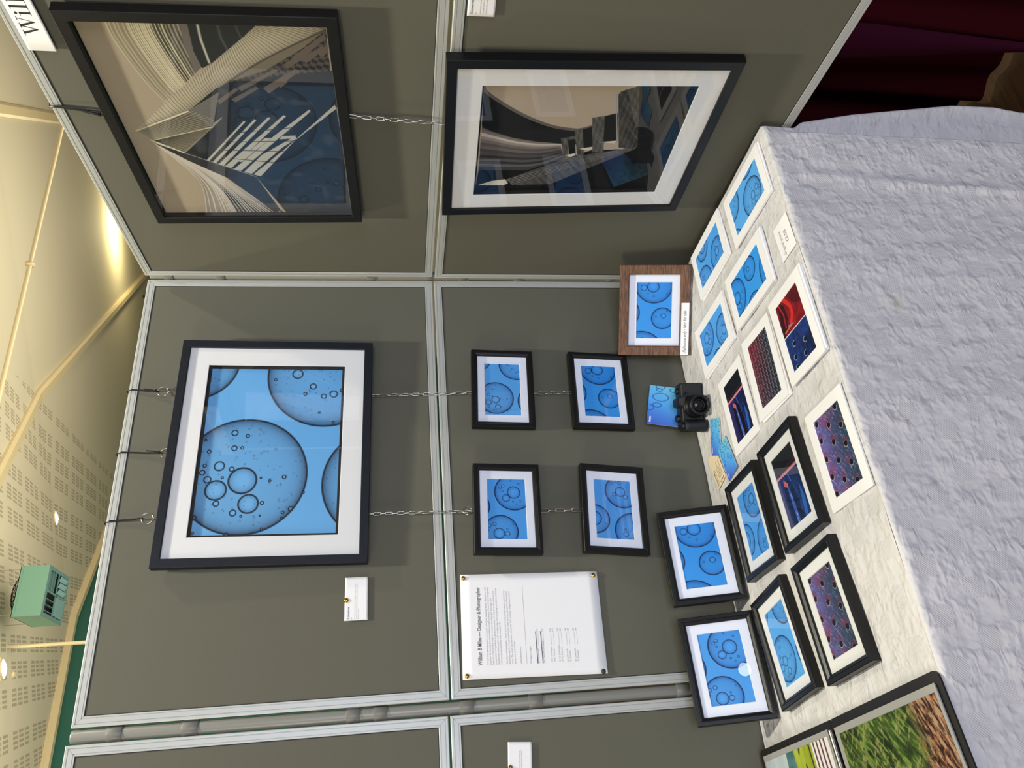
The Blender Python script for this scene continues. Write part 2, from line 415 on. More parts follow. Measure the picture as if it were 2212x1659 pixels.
R2 = {"curve":[[1.0,0.0],[0.936,0.014],[0.825,0.113],[0.727,0.223],[0.645,0.351],[0.613,0.462],[0.616,0.507],[0.643,0.556]],"darkA":[[1.0,0.0],[0.936,0.014],[0.825,0.113],[0.727,0.223],[0.645,0.351],[0.613,0.462],[0.643,0.556],[0.464,0.583],[0.481,0.413],[0.504,0.282],[0.542,0.164],[0.599,0.062],[0.64,0.008]],"stripetop":[[0.64,0.008],[0.599,0.062],[0.542,0.164],[0.504,0.282],[0.481,0.413]],"stripebot":[[0.222,0.011],[0.219,0.149],[0.22,0.27],[0.253,0.364],[0.33,0.452]],"black":[[0.222,0.011],[0.22,0.27],[0.33,0.452],[0.419,0.59],[0.423,0.809],[0.548,0.88],[1.0,1.0],[-0.0,1.0],[-0.0,0.0]],"blade":[[0.064,0.014],[0.107,0.083],[0.126,0.159],[0.079,0.177],[0.06,0.152]],"diag":[[0.121,0.164],[0.33,0.452],[0.381,0.597],[0.417,0.737],[0.453,0.803],[0.416,0.81],[0.232,0.596],[0.064,0.409],[0.062,0.201]],"b1":[[0.532,0.411],[0.552,0.478],[0.524,0.485],[0.51,0.452],[0.329,0.474],[0.33,0.448]],"d1":[[0.515,0.45],[0.527,0.485],[0.375,0.508],[0.363,0.473]],"b2":[[0.609,0.47],[0.616,0.511],[0.359,0.554],[0.336,0.523]],"d2":[[0.616,0.511],[0.636,0.554],[0.434,0.589],[0.412,0.545]],"b3":[[0.719,0.544],[0.734,0.604],[0.388,0.653],[0.396,0.591]],"d3":[[0.734,0.604],[0.761,0.667],[0.499,0.708],[0.485,0.637]],"b4":[[0.941,0.648],[0.989,0.728],[0.446,0.824],[0.423,0.804],[0.439,0.725],[0.914,0.64]],"b5":[[0.989,0.728],[0.995,0.771],[1.0,1.0],[0.004,0.995],[0.076,0.876],[0.446,0.824]],"s1":[[0.368,0.455],[0.387,0.504],[0.363,0.504],[0.352,0.485]],"s2":[[0.431,0.52],[0.449,0.587],[0.427,0.586],[0.417,0.552]],"s3":[[0.493,0.616],[0.506,0.705],[0.48,0.693]]}

R1s = [[[0.329, 0.312], [0.551, 0.554], [0.548, 0.562], [0.325, 0.324]], [[0.32, 0.34], [0.561, 0.606], [0.555, 0.614], [0.316, 0.357]], [[0.307, 0.365], [0.572, 0.672], [0.568, 0.683], [0.3, 0.39]], [[0.298, 0.397], [0.583, 0.745], [0.578, 0.756], [0.288, 0.426]], [[0.281, 0.435], [0.476, 0.682], [0.614, 0.871], [0.603, 0.874], [0.448, 0.683], [0.27, 0.468]], [[0.263, 0.481], [0.366, 0.595], [0.472, 0.778], [0.46, 0.784], [0.407, 0.702], [0.253, 0.518]], [[0.249, 0.526], [0.407, 0.723], [0.638, 0.991], [0.619, 0.996], [0.448, 0.773], [0.237, 0.559]], [[0.46, 0.63], [0.462, 0.662], [0.324, 0.486], [0.328, 0.466]], [[0.472, 0.715], [0.476, 0.782], [0.46, 0.768], [0.454, 0.698]]]
R1x = [[[0.392, 0.393], [0.386, 0.737]], [[0.345, 0.435], [0.321, 0.649]], [[0.436, 0.378], [0.447, 0.836]], [[0.491, 0.529], [0.519, 0.786]]]
R1k = [[0.518, 0.403], [0.714, 0.492], [0.741, 0.543], [0.799, 0.997], [0.329, 0.999], [-0.0, 1.0], [-0.003, 0.642], [0.235, 0.535], [0.376, 0.223]]
R1t = [[[0.714, 0.567], [0.803, 0.752], [0.797, 0.769], [0.697, 0.582]], [[0.823, 0.793], [0.881, 0.903], [0.869, 0.913], [0.804, 0.808]], [[0.855, 0.836], [0.956, 0.988], [0.938, 0.994], [0.836, 0.858]], [[0.715, 0.682], [0.804, 0.839], [0.798, 0.863], [0.688, 0.701]], [[0.849, 0.872], [0.907, 0.974], [0.889, 0.978], [0.831, 0.894]], [[0.658, 0.527], [0.722, 0.652], [0.712, 0.662], [0.644, 0.543]], [[0.651, 0.461], [0.714, 0.561], [0.704, 0.571], [0.633, 0.469]], [[0.876, 0.945], [0.914, 0.997], [0.886, 0.996], [0.857, 0.967]], [[0.743, 0.739], [0.764, 0.794], [0.744, 0.796], [0.716, 0.759]]]
def slin(a):
    a = np.clip(a, 0, 255) / 255.0
    return np.where(a <= 0.04045, a / 12.92, ((a + 0.055) / 1.055) ** 2.4)


class Pic:
    """a painted picture: nu x nv samples; u to the right, v down, asp = width / height"""
    def __init__(s, nu, nv, asp, base):
        s.nu, s.nv, s.asp = nu, nv, asp
        u = np.linspace(0, 1, nu); v = np.linspace(0, 1, nv)
        s.U, s.V = np.meshgrid(u, v)
        s.X = s.U * asp; s.Y = s.V
        s.px = 1.0 / nv
        s.C = np.ones((nv, nu, 3)) * np.array(base, float)

    def mix(s, m, c):
        c = np.array(c, float)
        s.C = s.C * (1 - m[..., None]) + c * m[..., None]

    def disc(s, cx, cy, r):
        d = np.hypot(s.X - cx * s.asp, s.Y - cy) - r
        return d

    def poly(s, pts, c, op=1.0, soft=1.0):
        s.mix(s.inside(pts) * op, c)

    def inside(s, pts):
        m = np.zeros(s.X.shape, bool)
        n = len(pts)
        for i in range(n):
            x1, y1 = pts[i]; x2, y2 = pts[(i + 1) % n]
            if y1 == y2: continue
            c = ((y1 > s.V) != (y2 > s.V)) & (s.U < (x2 - x1) * (s.V - y1) / (y2 - y1) + x1)
            m ^= c
        return m.astype(float)

    def segdist(s, pts):
        d = np.full(s.X.shape, 9.0)
        for (x1, y1), (x2, y2) in zip(pts[:-1], pts[1:]):
            ax, ay, bx, by = x1 * s.asp, y1, x2 * s.asp, y2
            L = (bx - ax) ** 2 + (by - ay) ** 2 + 1e-12
            t = np.clip(((s.X - ax) * (bx - ax) + (s.Y - ay) * (by - ay)) / L, 0, 1)
            d = np.minimum(d, np.hypot(s.X - ax - t * (bx - ax), s.Y - ay - t * (by - ay)))
        return d

    def line(s, pts, w, c, op=1.0, clip=None):
        m = np.clip((w / 2 - s.segdist(pts)) / s.px + .5, 0, 1) * op
        if clip is not None: m = m * clip
        s.mix(m, c)

    def noise(s, fx, fy, seed=0, oct=3, rot=0):
        rg = np.random.RandomState(seed); out = 0; amp = 1; tot = 0
        X = s.X * cos(rot) + s.Y * sin(rot); Y = -s.X * sin(rot) + s.Y * cos(rot)
        for o in range(oct):
            gx, gy = X * fx * 2 ** o + 50, Y * fy * 2 ** o + 50
            T = rg.rand(256, 256)
            ix = np.floor(gx).astype(int); iy = np.floor(gy).astype(int); tx = gx - ix; ty = gy - iy
            tx = tx * tx * (3 - 2 * tx); ty = ty * ty * (3 - 2 * ty)
            g = lambda a, b: T[a % 256, b % 256]
            out = out + amp * ((g(ix, iy) * (1 - tx) + g(ix + 1, iy) * tx) * (1 - ty) + (g(ix, iy + 1) * (1 - tx) + g(ix + 1, iy + 1) * tx) * ty)
            tot += amp; amp *= .55
        return out / tot


def bubbles(nu, nv, asp, big, small, bg, rim, dust=60, seed=1, k=1.0):
    P = Pic(nu, nv, asp, bg)
    bg = np.array(bg, float); rim = np.array(rim, float)
    P.C += ((P.U - .5) * 14 + (P.V - .4) * 10)[..., None] * np.array([-.6, -.3, .1])
    inb = np.zeros(P.X.shape)
    for cx, cy, r in big:
        d = P.disc(cx, cy, r)
        ins = np.clip(-d / P.px, 0, 1); inb = np.maximum(inb, ins)
        t = np.clip(-d / r, 0, 1)
        shade = .05 + .62 * np.exp(-t / .065) + .17 * np.exp(-t / .28)
        P.mix(ins * np.clip(shade * k, 0, 1), rim)
        P.mix(np.clip(1.4 - np.abs(d) / (P.px * 1.1 + .004), 0, 1) * .85, rim * .35)
    for cx, cy, r in small:
        d = P.disc(cx, cy, r)
        t = np.clip(-d / r, 0, 1)
        P.mix(np.clip(-d / P.px, 0, 1) * (.35 * np.exp(-t / .2)), rim)
        P.mix(np.clip(-d / P.px, 0, 1) * np.clip((t - .3), 0, .3), bg + 22)
        wd = .0045 + .04 * r
        P.mix(np.clip(1.5 - np.abs(d + wd * .4) / (wd * .75), 0, 1) * .88, rim * .45)
    rg = np.random.RandomState(seed)
    for i in range(dust):
        cx, cy, r = rg.rand(), rg.rand(), .0025 + .005 * rg.rand() ** 2
        if r * 2 < P.px: r = P.px * .6
        d = P.disc(cx, cy, r)
        P.mix(np.clip(1 - np.abs(d) / .0035, 0, 1) * .4 * inb, rim)
    return P


BG = (66, 152, 226); RIM = (20, 62, 132)
BG1 = (108, 176, 232); RIM1 = (38, 52, 76)


def art_P5():
    P = Pic(220, 138, 1.6, (20, 40, 90))
    n = P.noise(6, 14, 5, 4); n2 = P.noise(40, 8, 6, 3)
    P.C += ((n - .5) * 70)[..., None] * np.array([.25, .5, 1.2]) + ((n2 - .5) * 50)[..., None] * np.array([.3, .6, 1])
    P.C *= (1.15 - .7 * np.clip(P.V - .3, 0, 1) * (P.U < .3))[..., None]
    red = np.clip((P.U - .5) * 200, 0, 1)
    R = np.ones(P.C.shape) * np.array([120, 16, 26]) + ((P.noise(9, 9, 8, 4) - .5) * 90)[..., None] * np.array([1, .25, .3])
    P.C = P.C * (1 - red[..., None]) + R * red[..., None]
    P.poly([(.50, .0), (.62, .0), (.95, .12), (.98, .02), (1, 0), (1, .2), (.9, .34), (.7, .36), (.56, .22)], (40, 8, 12), .9)
    P.line([(.98, .15), (.80, .24), (.62, .20)], .05, (168, 26, 40), .9)
    P.line([(.96, .40), (.82, .56), (.70, .56), (.62, .44)], .10, (206, 44, 36), .9)
    P.line([(.58, .40), (.56, .12)], .05, (214, 110, 60), .8)
    P.line([(.60, .30), (.57, .5)], .03, (120, 140, 190), .8)
    P.poly([(.8, .7), (1, .5), (1, 1), (.7, 1)], (60, 6, 14), .6)
    P.line([(.505, -.02), (.495, 1.02)], .022, (226, 220, 228))
    for u, v in P5h:
        d = P.disc(u, v, .058); P.mix(np.clip(1.2 - np.abs(d) / .014, 0, 1) * .8 * (P.V < v + .02), (200, 215, 235)); P.mix(np.clip(-d / .01, 0, 1), (6, 8, 14))
    return P


def art_P6():
    P = Pic(240, 150, 1.6, (22, 22, 34))
    redz = np.clip(1.1 - P.V * 1.25 + (P.noise(3, 3, 2, 2) - .5) * .7, 0, 1) * np.clip(.35 + P.U * .8, 0, 1)
    P.C = P.C + redz[..., None] * np.array([56, 6, 10]) + ((P.noise(8, 8, 4, 3) - .5) * 30)[..., None]
    k = 0
    for i in range(16):
        for j in range(8):
            cu = (i + .3 + .5 * (j % 2)) / 16; cv = (j + .5) / 8
            x = (P.X - cu * 1.6); y = (P.Y - cv)
            xr = x * .94 + y * .34; yr = -x * .34 + y * .94
            d = np.abs(np.maximum(np.abs(xr) - .018, 0) ** 2 + np.maximum(np.abs(yr) - .012, 0) ** 2) ** .5 - .020
            rr = float(np.clip(1.1 - cv * 1.2, 0, 1)) * (.35 + cu * .8)
            c = np.array([130, 150, 160]) * (1 - rr) + np.array([190, 80, 84]) * rr
            P.mix(np.clip(1.2 - np.abs(d) / .0085, 0, 1) * np.where(yr > 0, 1., .6), c * 1.15)
    return P


def art_P7():
    P = Pic(240, 150, 1.6, (26, 32, 88))
    n = P.noise(7, 7, 5, 4); n2 = P.noise(3, 26, 9, 3)
    P.C += ((n - .5) * 80)[..., None] * np.array([.7, .35, 1]) + ((n2 - .5) * 50)[..., None] * np.array([.3, .6, 1])
    P.mix(np.clip(1 - P.V * 2.6, 0, 1) * .5, (66, 34, 96))
    P.poly([(.66, .5), (.50, .62), (.25, .8), (0, .9), (0, 1), (.62, 1)], (10, 22, 62), .75)
    P.poly([(.62, .38), (.5, .40), (.25, .46), (0, .50), (0, .66), (.3, .62), (.52, .56)], (6, 8, 20), .95)
    P.poly([(.60, .24), (.4, .22), (.15, .24), (0, .26), (0, .37), (.3, .36), (.55, .36)], (10, 8, 26), .95)
    P.poly([(.60, .36), (.3, .36), (0, .38), (0, .49), (.3, .46), (.5, .42)], (66, 92, 190), .85)
    st = (P.noise(30, 60, 3, 2) > .62).astype(float) * P.inside([(.5, .38), (0, .40), (0, .47), (.4, .43)])
    P.mix(st * .8, (170, 200, 240))
    P.poly([(.63, .28), (.55, .26), (.50, .38), (.55, .42)], (216, 96, 96), .9)
    P.poly([(.46, .80), (.2, .74), (0, .70), (0, .80), (.25, .88)], (40, 110, 200), .8)
    P.line([(.55, .55), (.66, .50)], .04, (44, 86, 210), .8)
    for i in range(14):
        a = .15 + .05 * i
        P.line([(a, .62 + .02 * (i % 3)), (a + .03, .70 + .05 * (i % 4))], .006, (96, 150, 220), .6)
    blk = np.clip((P.U - .70) * 120, 0, 1); P.mix(blk, (12, 16, 24))
    P.line([(.692, -.02), (.690, 1.02)], .055, (204, 112, 124), .95)
    P.line([(.680, -.02), (.676, 1.02)], .018, (236, 176, 178), .9)
    for i in range(22):
        P.line([(.735, i / 21), (.755, i / 21)], .012, (128, 44, 56), .8)
    return P


def art_P8():
    P = Pic(240, 150, 1.6, (64, 64, 104))
    n = P.noise(5, 5, 5, 3); st = P.noise(60, 9, 6, 3, .9); st2 = P.noise(60, 9, 7, 3, -.6)
    P.mix(np.clip(.95 - P.V * 1.25 + (n - .5), 0, 1) * .8, (112, 96, 170))
    P.mix(np.clip(P.V * 1.3 - .45 + (n - .5), 0, 1) * .75, (24, 52, 64))
    P.mix(np.clip((P.noise(4, 6, 12, 2) - .55) * 5, 0, 1) * .5 * (P.V < .75), (150, 56, 90))
    P.mix(np.clip((st - .60) * 5, 0, 1) * .7, (150, 165, 215)); P.mix(np.clip((st2 - .62) * 5, 0, 1) * .4, (110, 150, 165))
    for u, v in P8h:
        P.mix(np.clip(1.1 - np.abs(P.disc(u + .05, v + .01, .04)) / .04, 0, 1) * .5, (120, 40, 56))
        d = P.disc(u, v, .060)
        P.mix(np.clip(1.2 - np.abs(d) / .013, 0, 1) * .6 * (P.noise(9, 9, 31, 2) > .45), (190, 90, 100)); P.mix(np.clip(1.2 - np.abs(d) / .009, 0, 1) * .8 * (P.U < u), (200, 205, 215))
        P.mix(np.clip(-d / .01, 0, 1), (8, 8, 12))
    return P


def lerp_curve(a, b, t, n=24):
    def samp(c):
        c = np.array(c); s = np.linspace(0, len(c) - 1, n); i = np.minimum(s.astype(int), len(c) - 2); f = (s - i)[:, None]
        # smooth through points (Catmull-Rom)
        p0 = c[np.maximum(i - 1, 0)]; p1 = c[i]; p2 = c[i + 1]; p3 = c[np.minimum(i + 2, len(c) - 1)]
        return .5 * ((2 * p1) + (-p0 + p2) * f + (2 * p0 - 5 * p1 + 4 * p2 - p3) * f ** 2 + (-p0 + 3 * p1 - 3 * p2 + p3) * f ** 3)
    A, B = samp(a), samp(b)
    return [tuple(x) for x in (A * (1 - t) + B * t)]


def art_R1():
    P = Pic(640, 508, 1.26, (176, 160, 138))
    P.mix(np.clip(P.V * .5 - .02, 0, 1) * .35, (150, 136, 118))
    cream = (214, 202, 172); drk = (40, 42, 42)
    D = R1
    reg = P.inside(D['c_out'] + D['c_in'][::-1])
    P.mix(reg, (150, 138, 116))
    darken = P.inside(lerp_curve(D['c_out'], D['c_in'], .62) + D['c_in'][::-1])
    P.mix(darken * .75, (62, 60, 54))
    rg = np.random.RandomState(4)
    ts = [0, .04, .1, .15, .22, .27, .30, .33, .36, .39, .42, .45, .48, .51, .54, .57, .6, .65, .7, .74, .79, .84, .9, .96]
    for i, t in enumerate(ts):
        c = lerp_curve(D['c_out'], D['c_in'], t)
        wd = .003 + .005 * rg.rand() + (.004 if .28 < t < .6 else 0)
        P.line(c, wd, cream, .55 + .4 * (.25 < t < .75))
        if .26 < t < .7:
            P.line(lerp_curve(D['c_out'], D['c_in'], t + .014), .003, (60, 54, 46), .8)
    P.poly(D['gray0'], (112, 104, 98)); P.poly(D['dark'], drk)
    P.line(D['thin'], .012, (150, 150, 140)); P.line(D['thin'], .004, cream)
    P.line(D['thin2'], .012, (70, 72, 72)); P.line(D['thin3'], .010, (66, 68, 68))
    # lower left curves
    reg = P.inside(D['bl_out'] + D['bl_in'][::-1]); P.mix(reg, (150, 140, 124))
    P.mix(P.inside(lerp_curve(D['bl_out'], D['bl_in'], .38) + D['bl_in'][::-1]), (54, 54, 54))
    for t in [0, .05, .12, .2, .24, .28, .31, .34, .37, .42, .47, .52, .56, .6, .65, .69, .73, .77, .81, .86, .9, .95]:
        P.line(lerp_curve(D['bl_out'], D['bl_in'], t), .004 + .006 * rg.rand(), (206, 196, 182), .9)
    # dark faceted glass
    P.poly(D['blk'], (40, 42, 46)); P.poly(D['low1'], (46, 44, 42))
    low = P.inside(D['low1'])
    for k in range(26):
        t = k / 25
        a = np.array(D['ribtop'][0]) * (1 - t) + np.array((.70, 1.0)) * t
        P.line([(.597 + .0 * t, .316 + .0 * t), (.80 - .10 * t, 1.02)], .004, (128, 118, 104), .6, low)
    chk = ((np.floor(P.U * 60 + P.V * 26) + np.floor(P.V * 34 - P.U * 18)) % 2)
    P.mix(low * chk * .55, (122, 108, 98))
    # ribbed surface
    rib = P.inside(D['ribs']); P.mix(rib, (120, 110, 92))
    top, lo = D['ribtop'], D['riblow']
    for k in range(64):
        t = k / 63
        cu = lerp_curve(top, lo, t ** 1.0, 30)
        P.line(cu, .0035 + .004 * t, (222, 210, 180), .85, rib)
        if k % 2: P.line(lerp_curve(top, lo, min(1, t + .007), 30), .003 + .006 * t * t, (48, 40, 38), .75, rib)
    A = lerp_curve(top, top, 0, 70); B = lerp_curve(lo, lo, 0, 70)
    for k in range(4, 70):
        P.line([A[k], (A[k][0] * .45 + B[k][0] * .55 + .012, A[k][1] * .45 + B[k][1] * .55 - .01), B[k]], .0022, (40, 34, 32), .65, rib)
    # middle facets
    for key in ('mid', 'mid2'):
        m = P.inside(D[key]); P.mix(m, (96, 90, 78) if key == 'mid' else (42, 42, 44))
        for k in range(24):
            t = k / 23
            a = (.495 * (1 - t) + .445 * t, .047 * (1 - t) + .107 * t)
            P.line([(.56 - .16 * t + .1, .2 + .35 * t), a], .0028, (196, 186, 160), .75, m)
            P.line([(.597 - .08 * t, .316 + .087 * t), (.70 - .1 * t, .50 + .02 * t)], .004, (176, 170, 158), .7, m)
    P.poly(R1k, (34, 36, 39))
    kin = P.inside(R1k)
    P.C += (kin * np.clip((P.noise(16, 16, 8, 2) - .6) * 5, 0, 1) * 22)[..., None]
    for q in R1t: P.poly(q, (104, 92, 82))
    A0, B0 = np.array((.518, .403)), np.array((.376, .223))
    for k in range(15):         # small strips climbing from the lower spike
        t = k / 14
        a = A0 * (1 - t) + B0 * t
        P.line([tuple(a), tuple(a + np.array((.10, .115)) * (.5 + .9 * t))], .0045 + .006 * t, (150, 144, 134), .85, kin)
    for q in R1s: P.poly(q, (188, 184, 172))
    for q in R1x: P.line(q, .004, (40, 42, 46), 1, kin)
    sp = P.inside(D['sp']); P.mix(sp, (150, 140, 118))
    for k in range(22):
        t = k / 21
        P.line([(.445, .093), (.518 - .142 * t, .403 - .18 * t)], .0025, (52, 48, 44), .8, sp)
    for k in range(16):
        t = (k + 1) / 17
        P.line([(.445 + .073 * t, .093 + .31 * t), (.445 - .069 * t, .093 + .13 * t)], .002, (60, 54, 48), .7, sp)
    P.poly(D['band'], (48, 48, 50))
    P.line([(.495, .047), (.597, .316)], .008, (228, 218, 186)); P.line([(.445, .093), (.376, .223)], .008, (228, 218, 186))
    P.line([(.518, .403), (.445, .107)], .005, (210, 200, 170)); P.line([(.376, .223), (.235, .535)], .004, (160, 156, 150))
    return P


def art_R2():
    P = Pic(400, 522, .767, (186, 170, 152))
    D = R2
    P.C += ((P.noise(3, 3, 3, 2) - .5) * 12)[..., None]
    cur = lerp_curve(D['curve'], D['curve'], 0, 30)
    P.poly(D['darkA'], (24, 27, 29)); P.line(cur, .018, (104, 98, 94))
    reg = P.inside(D['stripetop'] + D['stripebot'][::-1])
    P.mix(reg, (120, 110, 110))
    cols = [(96, 88, 88), (132, 122, 120), (206, 196, 186), (150, 140, 136), (118, 110, 110), (92, 86, 88), (112, 104, 106), (70, 66, 68), (86, 80, 82), (52, 50, 52), (92, 90, 94), (48, 48, 50), (104, 102, 106), (60, 60, 62)]
    for k, c in enumerate(cols):
        t = (k + .5) / len(cols)
        P.line(lerp_curve(D['stripetop'], D['stripebot'], t), .036, c, .9, reg)
    P.poly(D['black'], (12, 12, 13))
    P.poly(D['b5'], (20, 20, 21))
    g = P.noise(60, 6, 2, 3, .9)
    for key, base in (('diag', 84), ('b1', 92), ('b2', 88), ('b3', 86), ('b4', 66)):
        m = P.inside(D[key]); P.mix(m, (base, base - 2, base - 4))
        if key == 'diag':
            for k in range(10):
                t = k / 9
                P.line([(.121 - .06 * t, .164 + .04 * t), (.453 - .04 * t, .803)], .004, (40, 40, 40) if k % 2 else (140, 136, 132), .8, m)
        else:
            for k in range(40):
                x = k / 39
                P.line([(0, .42 + .45 * x), (1, .30 + .55 * x + .1)], .003, (44, 44, 44) if k % 2 else (112, 108, 104), .6, m)
        P.C += (m * (g - .5) * 60)[..., None]
    for key in ('d1', 'd2', 'd3'): P.poly(D[key], (20, 21, 22))
    for key in ('s1', 's2', 's3', 'blade'): P.poly(D[key], (220, 212, 200))
    P.line([(.92, .63), (.50, .705)], .006, (160, 160, 160))
    return P


def art_leaf():
    P = Pic(170, 110, 1.55, (60, 130, 200))
    t = np.clip(P.U * .75 + P.V * .35, 0, 1)
    c0, c1, c2 = np.array([66, 92, 200.]), np.array([86, 168, 240.]), np.array([120, 200, 222.])
    P.C = np.where(t[..., None] < .5, c0 + (c1 - c0) * (t[..., None] * 2), c1 + (c2 - c1) * (t[..., None] * 2 - 1))
    for u, v, r in [(.71, .24, .16), (.50, .18, .085), (.42, .0, .12), (.53, .62, .085), (.80, .60, .07), (.92, .5, .08), (.98, .22, .09), (.90, .2, .06), (.96, .84, .12), (.72, .9, .13), (.40, .78, .07), (.36, .95, .09)]:
        P.mix(np.clip(1.3 - np.abs(P.disc(u, v, r)) / .014, 0, 1) * .75, (34, 74, 150))
    return P


def art_forest():
    P = Pic(420, 420, 1.0, (70, 88, 40))
    a = P.noise(8, 8, 1, 5); b = P.noise(70, 18, 2, 4, .8); c = P.noise(80, 20, 5, 4, -.7); d = P.noise(3, 3, 9, 3)
    P.C = np.ones(P.C.shape) * np.array([58, 80, 34])
    P.mix(np.clip((a - .5) * 6, 0, 1) * .8, (26, 40, 20))
    P.mix(np.clip((b - .52) * 7, 0, 1) * .8, (118, 142, 62)); P.mix(np.clip((c - .58) * 8, 0, 1) * .7, (152, 150, 92))
    P.mix(np.clip((.42 - b) * 8, 0, 1) * .7, (24, 30, 16))
    br = np.clip((P.V - .66 - (d - .5) * .3) * 9 + (P.U - .5) * .5, 0, 1)
    R = Pic(420, 420, 1.0, (96, 68, 52)); e = R.noise(90, 26, 21, 3, 1.1); g = R.noise(84, 26, 22, 3, -.4)
    R.mix(np.clip((e - .5) * 7, 0, 1) * .8, (184, 150, 116)); R.mix(np.clip((.45 - e) * 8, 0, 1), (44, 26, 20)); R.mix(np.clip((g - .6) * 8, 0, 1) * .8, (150, 92, 62))
    P.C = P.C * (1 - br[..., None]) + R.C * br[..., None]
    for k in range(9):
        P.line([(.55 + .03 * k, .60 + .02 * k), (.0 + .1 * k, .86 + .02 * (k % 4))], .005, (116, 90, 60), .8)
    P.line([(.35, .50), (.28, .58)], .018, (186, 168, 140))
    return P


def art_field():
    P = Pic(240, 240, 1.0, (170, 182, 190))
    n = P.noise(4, 12, 3, 3)
    P.C += ((n - .5) * 26)[..., None]
    hill = .34 + .08 * (P.noise(3, 1, 5, 2) - .5)
    P.mix((P.V > hill).astype(float), (74, 112, 112)); P.C += (((P.noise(20, 20, 6, 3) - .5) * 60) * (P.V > hill))[..., None]
    P.mix((P.V > .48).astype(float), (150, 164, 48)); P.C += (((P.noise(5, 30, 7, 3) - .5) * 50) * (P.V > .48))[..., None]
    for k in range(7):
        P.line([(.08 + .15 * k, .56 + .03 * (k % 3)), (.16 + .15 * k, .60 + .02 * (k % 2))], .02, (44, 52, 28), .9)
    P.line([(0, .74), (1, .72)], .02, (60, 54, 50)); P.mix((P.V > .76).astype(float), (222, 218, 222))
    for k in range(4): P.line([(-.1, .80 + .055 * k), (1.1, .79 + .05 * k)], .02, (92, 62, 60))
    P.poly([(0, .97), (.5, .93), (.8, .90), (.8, 1), (0, 1)], (110, 96, 84))
    return P


ART = {
    'P1': bubbles(240, 150, 1.6, P1b, P1s, (90, 168, 236), (24, 60, 122), 50, 1),
    'P1big': bubbles(560, 418, 1.34, P1b, P1s, BG1, RIM1, 330, 1, .95),
    'P2': bubbles(220, 138, 1.6, P2b, P2s, (52, 150, 234), (16, 56, 128), 20, 2),
    'P3': bubbles(220, 138, 1.6, P3b, P3s, (78, 160, 236), (22, 60, 132), 24, 3),
    'P4': bubbles(220, 138, 1.6, P4b, P4s, (80, 160, 236), (22, 60, 132), 24, 4),
    'P5': art_P5(), 'P6': art_P6(), 'P7': art_P7(), 'P8': art_P8(),
    'R1': art_R1(), 'R2': art_R2(), 'leaf': art_leaf(), 'forest': art_forest(), 'field': art_field()}
PMESH = {}


def print_mesh(key, w, h, m='print'):
    """a printed sheet in the local xz plane, facing -y, thickness of paper behind; inks stored per vertex"""
    k = (key, round(w, 4), round(h, 4), m)
    if k in PMESH: return PMESH[k]
    P = ART[key]; nu, nv = P.nu, P.nv
    co = np.empty((nv, nu, 3)); co[..., 0] = (P.U - .5) * w; co[..., 1] = 0; co[..., 2] = (.5 - P.V) * h
    idx = np.arange(nu * nv).reshape(nv, nu)
    q = np.stack([idx[1:, :-1], idx[1:, 1:], idx[:-1, 1:], idx[:-1, :-1]], -1).reshape(-1, 4)
    # paper back and edge
    c4 = np.array([idx[0, 0], idx[0, -1], idx[-1, -1], idx[-1, 0]])
    base = nu * nv
    verts = np.concatenate([co.reshape(-1, 3), co.reshape(-1, 3)[c4] + np.array([0, .0003, 0])])
    me = bpy.data.meshes.new('print_' + key)
    me.vertices.add(len(verts)); me.vertices.foreach_set('co', verts.astype(np.float32).ravel())
    q = np.concatenate([q, np.array([[base, base + 1, base + 2, base + 3]])])
    me.loops.add(q.size); me.loops.foreach_set('vertex_index', q.astype(np.int32).ravel())
    me.polygons.add(len(q)); me.polygons.foreach_set('loop_start', np.arange(0, q.size, 4, dtype=np.int32))
    me.update(calc_edges=True)
    ca = me.color_attributes.new('ink', 'FLOAT_COLOR', 'POINT')
    C = np.ones((len(verts), 4), np.float32); C[:base, :3] = slin(P.C).reshape(-1, 3); C[base:, :3] = .8
    ca.data.foreach_set('color', C.ravel())
    me.materials.append(MT[m]); me.validate()
    PMESH[k] = me
    return me


def add_print(key, w, h, parent, y=0, x=0, z=0, name='print', m='print'):
    o = bpy.data.objects.new(name, print_mesh(key, w, h, m)); COL.objects.link(o)
    o.parent = parent; o.location = (x, y, z)
    return o
# ------------------------------------------------------------------ display panels
RAILW, PT = .019, .020
HP = .6945


